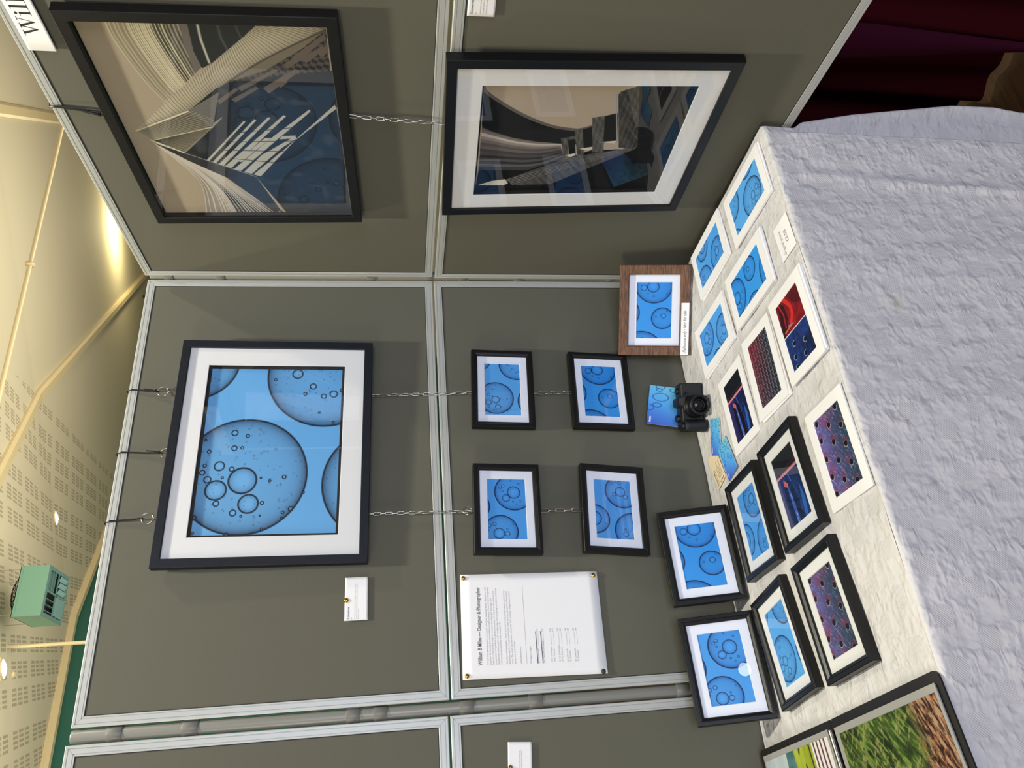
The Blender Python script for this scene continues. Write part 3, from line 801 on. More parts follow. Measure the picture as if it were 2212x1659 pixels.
def panel_thing(label, O, ex, width, ztop, group='grey display panels'):
    """felt panel in an aluminium frame; local x along the panel, z up from its bottom edge, y into it"""
    t = thing('display_panel', label, 'display panel', axes((O[0], O[1], ztop - HP), ex, (0, 0, 1)), group)
    m = MB(); m.box((RAILW - .003, .0015, RAILW - .003), (width - RAILW + .003, PT - .0015, HP - RAILW + .003)); m.build('felt_face', MT['fabric'], t)
    # mitred rail: profile of inset / depth with shallow ridges
    prof = [(0, PT), (0, .001), (.0012, 0), (.0052, 0), (.0056, .0010), (.0064, .0010), (.0068, 0), (.0146, 0), (.0150, .0008), (.0158, .0008), (.0162, 0), (RAILW - .0006, 0), (RAILW, .0006), (RAILW, .0020)]
    cs = [(0, 0), (width, 0), (width, HP), (0, HP)]; sg = [(1, 1), (-1, 1), (-1, -1), (1, -1)]
    for k in range(4):
        a, b = k, (k + 1) % 4
        m = MB()
        ra = [(cs[a][0] + sg[a][0] * i, y, cs[a][1] + sg[a][1] * i) for i, y in prof]
        rb = [(cs[b][0] + sg[b][0] * i, y, cs[b][1] + sg[b][1] * i) for i, y in prof]
        # hairline at the mitre
        g = .0002
        d = Vector(rb[0]) - Vector(ra[0]); d.normalize()
        ra = [tuple(Vector(p) + d * g) for p in ra]; rb = [tuple(Vector(p) - d * g) for p in rb]
        m.loft([ra, rb], closed=False)
        m.poly(ra); m.poly(rb[::-1])
        m.build('rail', MT['alu'], t)
    m = MB()
    i = RAILW
    m.m = 0
    for (x0, z0, x1, z1) in ((i, i, width - i, i + .0014), (i, HP - i - .0014, width - i, HP - i), (i, i, i + .0014, HP - i), (width - i - .0014, i, width - i, HP - i)):
        m.box((x0, .0008, z0), (x1, .0022, z1))
    m.build('gasket', MT['gap'], t)
    return t


ZT = 2.0490
EXB = (1, 0, 0)


def dirR(ph): return (sin(ph), -cos(ph), 0)


PH1, PH2 = -.065, -.078
WB = 1.0116
panel_thing('upper grey felt panel behind the large framed blue bubble print', (-WB, 0, 0), EXB, WB, ZT)
panel_thing('lower grey felt panel behind the four small chained frames', (-WB, 0, 0), EXB, WB, ZT - HP - .0045)
panel_thing('upper grey felt panel at the left edge, empty apart from its rail', (-1.0405 - WB, 0, 0), EXB, WB, ZT + .004)
panel_thing('lower grey felt panel at the left edge with one small card', (-1.0405 - WB, 0, 0), EXB, WB, ZT - HP - .0005)


def RP(s, ph, d=0, x0=-.003):
    """point on the right hand panel: s along it from the hinge, d out of it"""
    e = dirR(ph); n = (-cos(ph), -sin(ph), 0)
    return (x0 + e[0] * s + n[0] * d, e[1] * s + n[1] * d)


p = RP(.022, PH1); panel_thing('upper olive-lit side panel holding the large framed building photo', (p[0], p[1], 0), dirR(PH1), WB, ZT)
p = RP(.017, PH2); panel_thing('lower side panel holding the portrait framed staircase photo', (p[0], p[1], 0), dirR(PH2), WB, ZT - HP - .006)


def post(label, x, y, r, ztop, clips, tabs, turn=0):
    t = thing('panel_post', label, 'post', Matrix.Translation((x, y, 0)), 'grey tube posts between panels')
    m = MB(); m.smooth = True
    m.lathe([(r * .86, 0), (r, .004), (r, ztop - .004), (r * .92, ztop - .001), (r * .7, ztop)], 28); m.build('tube', MT['grey_plastic'], t)
    for (z0, z1), sd in zip(clips, tabs):
        m = MB(); m.smooth = True
        rr = r + .0016
        m.lathe([(rr - .0004, z0), (rr, z0 + .0006), (rr, z1 - .0006), (rr - .0004, z1)], 28)
        m.smooth = False
        M = Matrix.Rotation(turn, 4, 'Z')
        m.box((sd * (r * .3) if sd > 0 else -(r + .0022), -.0035, z0 + .001), ((r + .0022) if sd > 0 else sd * (r * .3), .0035, z1 - .001), M)
        m.build('hinge_clip', MT['clip'], t)
    return t


post('fat grey tube post between the left and middle panels', -1.0260, .0125, .0122, ZT + .001,
     [(1.960, 1.987), (1.826, 1.855), (1.528, 1.554), (1.476, 1.502), (1.307, 1.334), (1.169, 1.197), (.863, .889), (.80, .828)], [-1, 1, 1, -1, -1, 1, 1, -1])
post('slim grey tube post in the right hand corner of the panels', .0135, -.0025, .0112, ZT - .004,
     [(1.990, 2.012), (1.868, 1.891), (1.497, 1.520), (1.352, 1.374), (1.264, 1.286), (1.118, 1.140), (.870, .891), (.82, .842)], [-1, 1, -1, 1, -1, 1, -1, 1], turn=radians(45))


# ------------------------------------------------------------------ picture frames
def frame_mesh(w, h, prof, name, m, parent):
    mb = MB()
    cs = [(-w / 2, -h / 2, 1, 1), (w / 2, -h / 2, -1, 1), (w / 2, h / 2, -1, -1), (-w / 2, h / 2, 1, -1)]
    ri = []
    for i, y in prof:
        ri.append([(x + sx * i, y, z + sz * i) for x, z, sx, sz in cs])
    mb.loft(ri, True)
    o = mb.build(name, m, parent)
    # mitre lines as thin grooves
    return o


def mat_mesh(w, h, ow, oh, y, th, name, m, parent, edge=None):
    mb = MB()

    def r(a, b, yy): return [(-a / 2, yy, -b / 2), (a / 2, yy, -b / 2), (a / 2, yy, b / 2), (-a / 2, yy, b / 2)]
    mb.loft([r(w, h, y + th), r(w, h, y), r(ow, oh, y)], True)
    mb.m = 1 if edge else 0
    mb.loft([r(ow, oh, y), r(ow - .0016, oh - .0016, y + th)], True)
    return mb.build(name, [m, edge] if edge else m, parent)


def small_frame(label, art, mw, group, look='black', w=.206, h=.150, face=.015, easel=False):
    t = thing('picture_frame', label, 'picture frame', mw, group)
    D = .0165
    if look == 'wood':
        prof = [(0, 0), (0, -D - .0035), (.0015, -D - .005), (face * .88, -D - .003), (face, -D - .001), (face, -.004), (face, 0)]
        frame_mesh(w, h, prof, 'moulding', MT['wood_frame'], t)
    else:
        prof = [(0, 0), (0, -D + .0012), (.0012, -D), (face * .50, -D), (face * .54, -D + .0006), (face * .60, -D + .0002), (face * .90, -D + .0030), (face, -D + .0052), (face, -.004), (face, 0)]
        frame_mesh(w, h, prof, 'moulding', MT['black_frame'], t)
    ow, oh = w - 2 * face, h - 2 * face
    mb = MB(); mb.box((-w / 2 + .004, -.0035, -h / 2 + .004), (w / 2 - .004, -.0005, h / 2 - .004)); mb.build('backing_board', MT['back'], t)
    mat_mesh(ow + .004, oh + .004, .1390, .0870, -.0095, .0014, 'mat_board', MT['mat_cool_lit' if 'flat' not in label else 'mat_white'], t, MT['mat_edge'])
    add_print(art, .146, .0945, t, -.0078)
    mb = MB(); mb.poly([(-ow / 2 - .002, -.0112, -oh / 2 - .002), (ow / 2 + .002, -.0112, -oh / 2 - .002), (ow / 2 + .002, -.0112, oh / 2 + .002), (-ow / 2 - .002, -.0112, oh / 2 + .002)]); mb.build('glass_pane', MT['glass'], t)
    if easel:
        mb = MB(); mb.box((-.022, .0, -h / 2 + .030), (.022, .0018, h / 2 - .035)); mb.build('easel_back', MT['back'], t)
        le = easel
        mb = MB()
        M = Matrix.Translation((0, .002, h / 2 - .045)) @ Matrix.Rotation(radians(le), 4, 'X')
        mb.box((-.018, 0, -(h - .050)), (.018, .0018, 0), M); mb.build('easel_strut', MT['back'], t)
    return t


def big_frame(label, w, h, face, m, mw, win, art, aw, ah, fillet=True, depth=.0195):
    t = thing('picture_frame', label, 'picture frame', mw, 'large framed photographs')
    prof = [(0, 0), (0, -depth + .001), (.001, -depth), (face - .001, -depth), (face, -depth + .001), (face, -.004), (face, 0)]
    frame_mesh(w, h, prof, 'moulding', m, t)
    ow, oh = w - 2 * face, h - 2 * face
    mb = MB(); mb.box((-w / 2 + .004, -.0025, -h / 2 + .004), (w / 2 - .004, -.0005, h / 2 - .004)); mb.build('backing_board', MT['back'], t)
    if win:
        mat_mesh(ow + .004, oh + .004, win[0], win[1], -.0140, .0014, 'mat_board', MT['mat_white'], t, MT['mat_edge'])
        # black box spacer behind the window
        mb = MB()

        def r(a, b, yy): return [(-a / 2, yy, -b / 2), (a / 2, yy, -b / 2), (a / 2, yy, b / 2), (-a / 2, yy, b / 2)]
        mb.loft([r(win[0] + .004, win[1] + .004, -.0122), r(win[0] + .001, win[1] + .001, -.0122), r(win[0] + .001, win[1] + .001, -.0062), r(aw - .002, ah - .002, -.0062)], True)
        mb.build('black_spacer', MT['mat_black'], t)
    else:
        mb = MB()

        def r(a, b, yy): return [(-a / 2, yy, -b / 2), (a / 2, yy, -b / 2), (a / 2, yy, b / 2), (-a / 2, yy, b / 2)]
        mb.loft([r(ow, oh, -.0130), r(ow, oh, -.0050)], True); mb.build('black_spacer', MT['mat_black'], t)
    add_print(art, aw, ah, t, -.0055 if win else -.006, m='print_gloss' if not win else 'print')
    mb = MB(); mb.poly([(-ow / 2 - .002, -.0160, -oh / 2 - .002), (ow / 2 + .002, -.0160, -oh / 2 - .002), (ow / 2 + .002, -.0160, oh / 2 + .002), (-ow / 2 - .002, -.0160, oh / 2 + .002)]); mb.build('glass_pane', MT['glass'], t)
    return t


def hung(O, ph, s, z, d, yaw, lean, roll, depth):
    """matrix of something hung on a panel. O hinge point, panel along angle ph (0 = middle panel), centre of its FRONT at (s, z), d out"""
    a = ph + radians(yaw)
    ex0 = Vector((cos(ph), sin(ph), 0)); n0 = Vector((sin(ph), -cos(ph), 0))
    ex = Vector((cos(a), sin(a), 0)); n = Vector((sin(a), -cos(a), 0))
    l, r = radians(lean), radians(roll)
    up = Vector((0, 0, cos(l))) + n * sin(l)
    C = Vector((O[0], O[1], 0)) + ex0 * s + n0 * d + Vector((0, 0, z))
    e2 = ex * cos(r) + up * sin(r); u2 = up * cos(r) - ex * sin(r)
    m = axes((0, 0, 0), e2, u2)
    C = C + m.to_3x3() @ Vector((0, depth, 0))
    m.translation = C
    return m


OB = (0, 0)
OR_ = (-.003, 0)
AR1, AR2 = -pi / 2 + PH1, -pi / 2 + PH2
A = big_frame('large dark framed photo of pale blue oil bubbles on the middle panel', .531, .431, .0185, MT['navy_frame'],
              hung(OB, 0, -.466, 1.7245, .0285, -.9, .9, -1.0, .0195), (.407, .3065), 'P1big', .396, .295)
R1F = big_frame('large black framed photo of ribbed and curving building facades, no mount', .530, .430, .0195, MT['dark_frame'],
                hung(OR_, AR1, .539, 1.741, .0235, .4, .5, 1.5, .0195), None, 'R1', .488, .388)
R2F = big_frame('black framed portrait photo of a concrete stairway under a curved roof', .430, .530, .0195, MT['black_frame'],
                hung(OR_, AR2, .549, 1.086, .0255, 0, 1.3, 1.7, .0195), (.3075, .400), 'R2', .300, .393)

GS = 'small black frames chained on the middle panel'
small_frame('upper right small chained frame, big bubble with a cluster of three', 'P1', hung(OB, 0, -.329, 1.1975, .0240, -.8, .3, -2.7, .0165), GS)
small_frame('lower right small chained frame just above the brown wooden frame', 'P2', hung(OB, 0, -.3395, .958, .0265, -.2, 2.1, -2.5, .0165), GS)
small_frame('upper left small chained frame, right of the typed notice', 'P3', hung(OB, 0, -.629, 1.211, .0255, -.6, 1.7, -2.4, .0165), GS)
small_frame('lower left small chained frame, tilted further forward than the others', 'P4', hung(OB, 0, -.641, .970, .0290, 0, 4.2, -4.5, .0165), GS)

# ------------------------------------------------------------------ table and cloth
ZTB = .73
t = thing('trestle_table', 'long folding table hidden under the white tablecloth', 'table', Matrix.Translation((-1.05, -.305, 0)))
mb = MB(); mb.box((-.975, -.298, .700), (.975, .298, .7265), bev=.004); mb.build('tabletop', MT['table'], t)
for sx in (-.85, .85):
    for sy in (-.24, .24):
        mb = MB(); mb.tube([(sx, sy, .0), (sx, sy, .700)], .014, 12); mb.build('leg', MT['clip'], t)


def build_cloth():
    mb = MB(); mb.smooth = True
    X0, X1, Y0, Y1 = -2.055, -.066, -.6085, -.0035
    nx, ny = 200, 60
    xs = np.linspace(X0, X1, nx); ys = np.linspace(Y0, Y1, ny)
    rg = np.random.RandomState(3)
    vs = []; uvs = []
    for j, y in enumerate(ys):
        for i, x in enumerate(xs):
            z = ZTB - .0010 + .0005 * sin(x * 37 + 3 * sin(y * 23)) + .0004 * sin(y * 71 + x * 13)
            vs.append((x, y, z)); uvs.append((x, -(y - Y0)))
    fs = [(j * nx + i, j * nx + i + 1, (j + 1) * nx + i + 1, (j + 1) * nx + i) for j in range(ny - 1) for i in range(nx - 1)]
    mb.add(vs, fs)
    # drop: levels below the table edge
    ts = [0, .0012, .003, .0055, .009, .014] + list(np.linspace(.02, .715, 100))
    fx = list(np.linspace(X0, -.20, 330)); nf = len(fx)
    xsil = lambda q: float(np.interp(q, [0, .03, .078, .10, .22, .39, .465, .565, .62, .72], [-.066, -.060, -.053, -.034, -.006, .022, .034, .034, .022, .012]))
    rows = []; ruv = []
    for q in ts:
        k = min(1, q / .010); rnd = (1 - (1 - k) ** 2) ** .5 * .006
        yf = Y0 - rnd - .020 * q
        xc = -.082 - .047 * q
        pts = [(x, yf) for x in fx]
        g = min(1, q / .09)
        # control points round the corner
        ctl = [(-.20, yf), (-.15, yf - .001 * g), (xc - .012, yf - .003 * g), (xc, yf - .001 * g), (xc + .008, yf + .014 * g), (xc + .018 + .018 * g, Y0 + .040 * g - .004),
               (-.055 * (1 - g) + (xsil(q) - .035) * g, Y0 + .024 * g), (xsil(q) - .006, Y0 + .010 * g), (xsil(q), Y0 + .030 * g), (-.062 * (1 - g) + (xsil(q) - .022) * g, Y0 + .075 * g + .02), (-.060, Y0 + .16), (-.0585, Y0 + .24)]
        if g < 1:
            base = [(-.20, yf), (-.15, yf), (-.115, yf), (-.095, yf), (-.082, yf), (-.074, yf), (-.069, yf + .001), (-.0645, yf + .004), (-.062 - .002 * (1 - k), Y0 + .004), (X1 + rnd, Y0 + .03), (X1 + rnd, Y0 + .16), (X1 + rnd, Y0 + .24)]
            ctl = [(a[0] * g + b[0] * (1 - g), a[1] * g + b[1] * (1 - g)) for a, b in zip(ctl, base)]
        cr = lerp_curve(ctl, ctl, 0, 90)[1:]
        pts += cr
        for y in np.linspace(Y0 + .245, Y1, 60): pts.append((X1 + rnd + .0015 + .004 * g * sin(y * 40), y))
        zz = ZTB - .001 - q + (.006 - (.006 ** 2 - min(rnd, .006) ** 2) ** .5 - .006 * k if False else 0)
        L = 0; row = []; ru = []
        for i, (x, y) in enumerate(pts):
            if i: L += math.hypot(x - pts[i - 1][0], y - pts[i - 1][1])
            wv = 0
            if i < nf + 40:
                wv = g * (.0022 * sin(x * 21 + q * 3) + .0012 * sin(x * 47 - q * 9 + 1) + .0035 * q * sin(x * 9 + .5))
                fold = math.exp(-((x + .19 + .10 * q) / .010) ** 2) * .004 * g      # long crease near the corner
                wv -= fold
            row.append((x, y + wv, zz)); ru.append((X0 + L, q))
        rows.append(row); ruv.append(ru)
    n = len(rows[0]); b = len(mb.v)
    mb.add([p for r in rows for p in r], [(a * n + c, a * n + c + 1, (a + 1) * n + c + 1, (a + 1) * n + c)[::-1] for a in range(len(rows) - 1) for c in range(n - 1)])
    uvs += [p for r in ruv for p in r]
    o = mb.build('tablecloth', MT['cloth'])
    uvl = o.data.uv_layers.new(name='cloth')
    li = np.empty(len(o.data.loops), np.int32); o.data.loops.foreach_get('vertex_index', li)
    U = np.array(uvs, np.float32)[li]; uvl.data.foreach_set('uv', U.ravel())
    # one small faded stain woven into the drop is left as cloth colour
    return tag(o, 'white patterned seersucker tablecloth hanging over the table front', 'tablecloth')


build_cloth()


# ------------------------------------------------------------------ things on the table
def flat(x, y, yaw, z):
    """face up on the table; local x to the right, local z away from the viewer, y down into the table"""
    a = radians(yaw)
    return axes((x, y, z), (cos(a), sin(a), 0), (-sin(a), cos(a), 0)) @ Matrix.Identity(4)


def flatm(x, y, yaw, z):
    a = radians(yaw)
    ex = Vector((cos(a), sin(a), 0)); ez = Vector((-sin(a), cos(a), 0)); ey = Vector((0, 0, -1))
    m = Matrix.Identity(4)
    for i in range(3): m[i][0], m[i][1], m[i][2], m[i][3] = ex[i], ey[i], ez[i], (x, y, z)[i]
    return m


# z cross x must give y: (ez x ex) = -up, so the basis is right handed
TZ = ZTB + .0002
GM = 'mounted prints laid on the tablecloth'
mats_done = {}


def mounted(label, art, x, y, yaw, z=TZ, w=.178, h=.127, group=GM):
    t = thing('mounted_print', label, 'mounted print', flatm(x, y, yaw, z), group)
    mat_mesh(w, h, .1390, .0870, -.0026, .0015, 'mat_board', MT['mat_white'], t, MT['mat_edge'])
    mb = MB(); mb.box((-w / 2, -.0011, -h / 2), (w / 2, 0, h / 2)); mb.build('backing_card', MT['mat_white'], t)
    add_print(art, .1402, .0882, t, -.00145)
    return t


H1 = .0027
spots = [
    ('P1', -.150, -.498, 90, 'top mounted bubble print at the front right table corner', 'P1', 1),
    ('P4', -.136, -.288, -90, 'top mounted bubble print nearest the side panel, behind the corner one', 'P4', 1),
    ('P2', -.306, -.423, 90, 'top mounted bubble print left of the paper price note', 'P2', 2),
    ('P3', -.307, -.217, 90, 'top mounted bubble print in front of the brown wooden frame', 'P3', 1),
    ('P5', -.488, -.535, 1.0, 'mounted print half red and half blue with dark holes', 'P5', 2),
    ('P6', -.490, -.391, -1.5, 'mounted print of small red and teal looping chain pattern', 'P6', 1),
    ('P7', -.500, -.244, 2.0, 'unframed mounted print, blue blades under a pink stripe', 'P7', 0),
    ('P8', -.729, -.540, 1.0, 'unframed mounted print of dark round holes in purple metal', 'P8', 0)]
for k, (a, x, y, yaw, lab, _, under) in enumerate(spots):
    for j in range(under):
        word = ('bottom' if under == 1 else ('lowest', 'middle')[j])
        mounted('%s mounted print under the %s' % (word, {'P1': 'front right corner bubbles', 'P4': 'bubbles beside the side panel', 'P2': 'bubbles left of the price note', 'P3': 'bubbles before the wooden frame', 'P5': 'red and blue one', 'P6': 'looping chain pattern'}[a]),
                a, x + (.0035 if yaw < 45 else .002) * (1 - 2 * (k % 2)) + .001 * j, y - .003 - .0015 * j, yaw + (1.6 if k % 2 else -1.2) + j, TZ + j * H1)
    mounted(lab, a, x, y, yaw, TZ + under * H1)

GT = 'black frames lying flat on the tablecloth'
for a, x, y, yaw, lab in [
    ('P7', -.7305, -.379, 3.9, 'flat black frame holding the blue blades and pink stripe print'),
    ('P4', -.7395, -.199, 2.3, 'flat black frame of blue bubbles just behind the blue blades frame'),
    ('P8', -.9600, -.402, 6.8, 'flat black frame holding the dark round holes print'),
    ('P1', -.9780, -.2085, 9.3, 'flat black frame of blue bubbles behind the dark holes frame')]:
    small_frame(lab, a, flatm(x, y, yaw, TZ), GT)


def standing(X, Y, yaw, lean, h, depth, z=TZ):
    """bottom front edge centre at X, Y; leaning back"""
    a, l = radians(yaw), radians(lean)
    ex = Vector((cos(a), sin(a), 0)); nb = Vector((-sin(a), cos(a), 0))
    up = Vector((0, 0, cos(l))) + nb * sin(l)
    m = axes((0, 0, 0), ex, up)
    ey = m.to_3x3() @ Vector((0, 1, 0))
    C = Vector((X, Y, z)) + up * (h / 2) + ey * depth
    C.z += depth * sin(l)
    m.translation = C
    return m


GE = 'frames standing up on the table'
small_frame('right one of the two black frames standing upright on the table', 'P2', standing(-.765, -.089, 1.5, 14.2, .153, .0165), GE, h=.153, easel=29)
small_frame('left one of the two black frames standing upright, nearest the post', 'P3', standing(-.996, -.103, 3.0, 16.3, .153, .0165), GE, h=.153, easel=29)
WF = small_frame('brown rustic wooden frame standing in the panel corner', 'P2', standing(-.179, -.129, -34.6, 14.8, .171, .020), GE, look='wood', w=.222, h=.171, face=.0235, easel=29)
# paper strip stuck on the wooden frame
def on_frame(F, x, z, y): return F.matrix_world @ Matrix.Translation((x, y, z))


t = thing('paper_label', 'paper strip reading Referance only - Not for sale on the wooden frame', 'label', standing(-.179, -.129, -34.6, 14.8, .171, .020) @ Matrix.Translation((-.0455, -.0226, -.0745)))
mb = MB(); mb.box((-.064, 0, -.0095), (.064, .0003, .0095)); mb.build('paper_strip', MT['paper'], t)
mb = MB(); put_text(mb, 'Referance only - Not for sale', -.058, -.0028, .0105, -.0002, shear=.35, sx=.82); mb.build('handwriting', MT['ink'], t)

# price note
t = thing('price_note', 'small paper note with handwritten price near the table front edge', 'note', flatm(-.316, -.576, 1.5, TZ))
mb = MB(); mb.box((-.038, -.0003, -.028), (.038, 0, .028)); mb.build('paper', MT['paper'], t)
mb = MB(); put_text(mb, 'Original prints', -.034, .008, .0095, -.0005, shear=.2); put_text(mb, '£2.50', -.016, -.010, .0125, -.0005, shear=.15); mb.build('handwriting', MT['ink_mid'], t)

# business cards
def leaflet(name, label, mw, w=.085, h=.055, word=True):
    t = thing(name, label, 'card', mw, 'bubble patterned cards')
    mb = MB(); mb.box((-w / 2, .0001, -h / 2), (w / 2, .0006, h / 2)); mb.build('card_stock', MT['paper'], t)
    add_print('leaf', w, h, t, 0)
    if word:
        mb = MB(); put_text(mb, 'PRISM', -w / 2 + .005, h / 2 - .009 if word == 'top' else -h / 2 + .004, .0052, -.0003, bold=.0001); mb.build('card_word', MT['ink_white'], t)
    return t


def flatq(cx, cy, yaw, z): return flatm(cx, cy, yaw, z)


leaflet('business_card', 'blue gradient card lying flat nearest the small camera', flatq(-.5085, -.105, -23, TZ + .0016), word='top')
leaflet('business_card', 'blue gradient card lying flat nearest the flat black frames', flatq(-.576, -.140, 14, TZ + .0024), word='top')
t = thing('business_card', 'cream card with printed lines half under the blue card', 'card', flatq(-.571, -.0725, 16, TZ + .0006))
mb = MB(); mb.box((-.0425, -.0004, -.0275), (.0425, 0, .0275)); mb.build('card_stock', MT['cream_paper'], t)
mb = MB()
put_text(mb, 'William B Miles', -.038, .0170, .0068, -.0006, bold=.0001)
put_text(mb, 'Photographer & Designer', -.038, .0110, .0040, -.0006)
for k, s in enumerate(('williambmiles.com', 'hello@williambmiles.com', 'Ascot, Berkshire', 'prints and commissions')):
    put_text(mb, s, -.028, .0010 - .0062 * k, .0040, -.0006)
    mb.box((-.038, -.0006, .0008 - .0062 * k), (-.035, -.0005, .0036 - .0062 * k))
mb.build('printed_text', MT['ink'], t)
# standing postcard behind the camera
t = leaflet('postcard', 'blue gradient postcard standing behind the small camera', axes((-.3905, -.026, .7865), (cos(radians(-15)), .0, sin(radians(-15))), (sin(radians(15)) * .98, .19, .96)), .108, .118, False)
t['label'] = 'blue gradient postcard standing upright behind the small camera'
mb = MB(); put_text(mb, 'PRISM', -.049, .049, .0062, -.0004, bold=.0002); mb.build('card_word', MT['ink_white'], t)


# ------------------------------------------------------------------ camera (the toy sized mirrorless on the table)
def build_camera():
    # local: x to the right as seen, y away, z up; front face at y=0
    mw = Matrix.Translation((-.4165, -.075, TZ)) @ Matrix.Rotation(radians(-20), 4, 'Z') @ Matrix.Scale(.95, 4)
    t = thing('mirrorless_camera', 'small black mirrorless camera standing on the tablecloth', 'camera', mw)
    W, H, Dp = .122, .060, .026
    mb = MB(); mb.box((-W / 2, -.004, 0), (W / 2, .022, H), bev=.0045); mb.build('camera_body', MT['cam_body'], t)
    # top plate with bevelled shoulders
    mb = MB()
    prof = [(-W / 2 + .002, H - .004), (W / 2 - .002, H - .004), (W / 2 - .006, H + .003), (-W / 2 + .008, H + .003)]
    mb.loft([[(x, -.002, z) for x, z in prof], [(x, .020, z) for x, z in prof]], True)
    mb.poly([(x, -.002, z) for x, z in prof]); mb.poly([(x, .020, z) for x, z in prof][::-1]); mb.build('top_plate', MT['cam_smooth'], t)
    # viewfinder hump
    mb = MB()
    p0 = [(-.004, H - .010), (.030, H - .010), (.022, H + .010), (.017, H + .0125), (.005, H + .0125), (0.0, H + .010)]
    mb.loft([[(x, -.0095, z - .0015) for x, z in p0], [(x, -.006, z) for x, z in p0], [(x, .019, z) for x, z in p0]], True)
    mb.poly([(x, -.0095, z - .0015) for x, z in p0][::-1]); mb.poly([(x, .019, z) for x, z in p0])
    hump = mb.build('viewfinder_hump', MT['cam_smooth'], t)
    p1 = [(.001, H - .008), (.025, H - .008), (.0195, H + .0075), (.0065, H + .0075)]
    mb = MB(); mb.loft([[(x, -.0098, z) for x, z in p1], [(x, -.0104, z) for x, z in p1]], True); mb.poly([(x, -.0104, z) for x, z in p1]); mb.build('front_plate', MT['cam_top'], hump)
    # grip at the left
    mb = MB(); mb.smooth = True
    R = []
    for z in (.001, .004, .010, .030, .050, .0565, .0585):
        k = .8 if z in (.001, .0585) else 1
        R.append([(-.0475 + .0155 * k * cos(a) * (1 if abs(cos(a)) < .98 else 1), -.010 + .0155 * k * sin(a), z) for a in np.linspace(0, 2 * pi, 28, endpoint=False)])
    mb.loft(R, True); mb.smooth = False; mb.poly(R[-1]); mb.poly(R[0][::-1]); mb.build('hand_grip', MT['cam_body'], t)
    mb = MB(); mb.smooth = True
    mb.lathe([(.0078, 0), (.0078, .007), (.0065, .008)], 24, Matrix.Translation((-.0475, -.012, .0585))); mb.build('shutter_button', MT['cam_smooth'], t)
    for (x, y, r, h) in ((-.028, .006, .0085, .010), (.041, .008, .0085, .006)):
        mb = MB(); mb.smooth = True
        mb.lathe([(r, 0), (r, h - .001), (r - .001, h)], 28, Matrix.Translation((x, y, H + .002))); mb.build('control_dial', MT['cam_smooth'], t)
    # lens along -y
    L = Matrix.Translation((.001, -.004, .0275)) @ Matrix.Rotation(radians(90), 4, 'X')
    mb = MB(); mb.smooth = True
    mb.lathe([(.0285, 0), (.0285, .006), (.0265, .007), (.0265, .019), (.0245, .020), (.0245, .027), (.0258, .028), (.0258, .041), (.0240, .0425), (.0205, .0425), (.0190, .0385), (.0185, .034)], 48, L, cap=False)
    lens = mb.build('lens_barrel', MT['cam_smooth'], t)
    mb = MB(); mb.smooth = True
    for q in (.0095, .0120, .0145, .0165): mb.lathe([(.0265, q - .0007), (.0270, q), (.0265, q + .0007)], 48, L, cap=False)
    mb.build('focus_ring', MT['cam_body'], lens)
    mb = MB(); mb.smooth = True
    mb.lathe([(.0186, .034), (.0150, .0345), (.0145, .0365), (.0115, .0370), (.0112, .0350)], 40, L, cap=False); mb.build('inner_ring', MT['cam_smooth'], lens)
    mb = MB(); mb.smooth = True
    mb.lathe([(.0001, .0368), (.004, .0366), (.008, .0358), (.0112, .0346)], 32, L, cap=False); mb.build('front_element', MT['lens_glass'], lens)
    mb = MB(); mb.tube([(.030 + .006 * cos(a), -.0045, .046 + .005 * sin(a)) for a in np.linspace(0, 2 * pi, 24, endpoint=False)], .0011, 6, closed=True); mb.build('release_button', MT['cam_smooth'], t)
    return t


build_camera()

# ------------------------------------------------------------------ typed notice, cards, sign, pins
def sheet(name, label, cat, mw, w, h, curl=0, group=None):
    t = thing(name, label, cat, mw, group)
    mb = MB(); mb.smooth = True; n = 14
    g = []
    for j in range(n + 1):
        for i in range(n + 1):
            u, v = i / n, j / n
            y = -curl * ((u) ** 2) * ((1 - v) ** 2.2) - .0006
            g.append(((u - .5) * w, y, (v - .5) * h))
    mb.add(g, [(j * (n + 1) + i, j * (n + 1) + i + 1, (j + 1) * (n + 1) + i + 1, (j + 1) * (n + 1) + i) for j in range(n) for i in range(n)])
    o = mb.build('paper', MT['paper'], t)
    md = o.modifiers.new('thickness', 'SOLIDIFY'); md.thickness = .0004; md.offset = 1
    return t


NOT = sheet('notice_sheet', 'white typed notice about the photographer with a price list', 'notice', hung(OB, 0, -.8755, 1.1755, .0012, 0, 0, -1.4, 0), .210, .297, 0)
mb = MB(); put_text(mb, 'William B Miles \u2014 Designer & Photographer', -.079, .1085, .0112, -.0012, bold=.0003, fitw=.157); mb.build('heading_text', MT['ink_mid'], NOT)
body = ["I'm a young photographer and graphic designer based in Ascot, Berkshire, with",
        "a passion for finding the extraordinary in the ordinary. Most of my photographs",
        "begin as a fully formed image in my head, the viewpoint, the angle, the",
        "composition, long before a camera is involved. I'm drawn to the texture and",
        "details that most people walk straight past, and to pulling out abstract themes",
        "and unusual perspectives from everyday life.", "",
        "Outside of photography, I work across branding, poster design, and creative",
        "direction, and I'm always looking for ways the two disciplines inform each",
        "other. The work you see here represents that curiosity, images built around",
        "patterns, and colour."]
mb = MB()
for k, s in enumerate(body):
    if s: put_text(mb, s, -.079, .0955 - .0056 * k, .0047, -.0012, fitw=(.157, .156, .133, .148, .154, .085, 0, .148, .147, .146, .046)[k])
put_text(mb, 'williambmiles.com', -.079, .0275, .0046, -.0012)
put_text(mb, 'Pricing of images', -.079, .0070, .0050, -.0012)
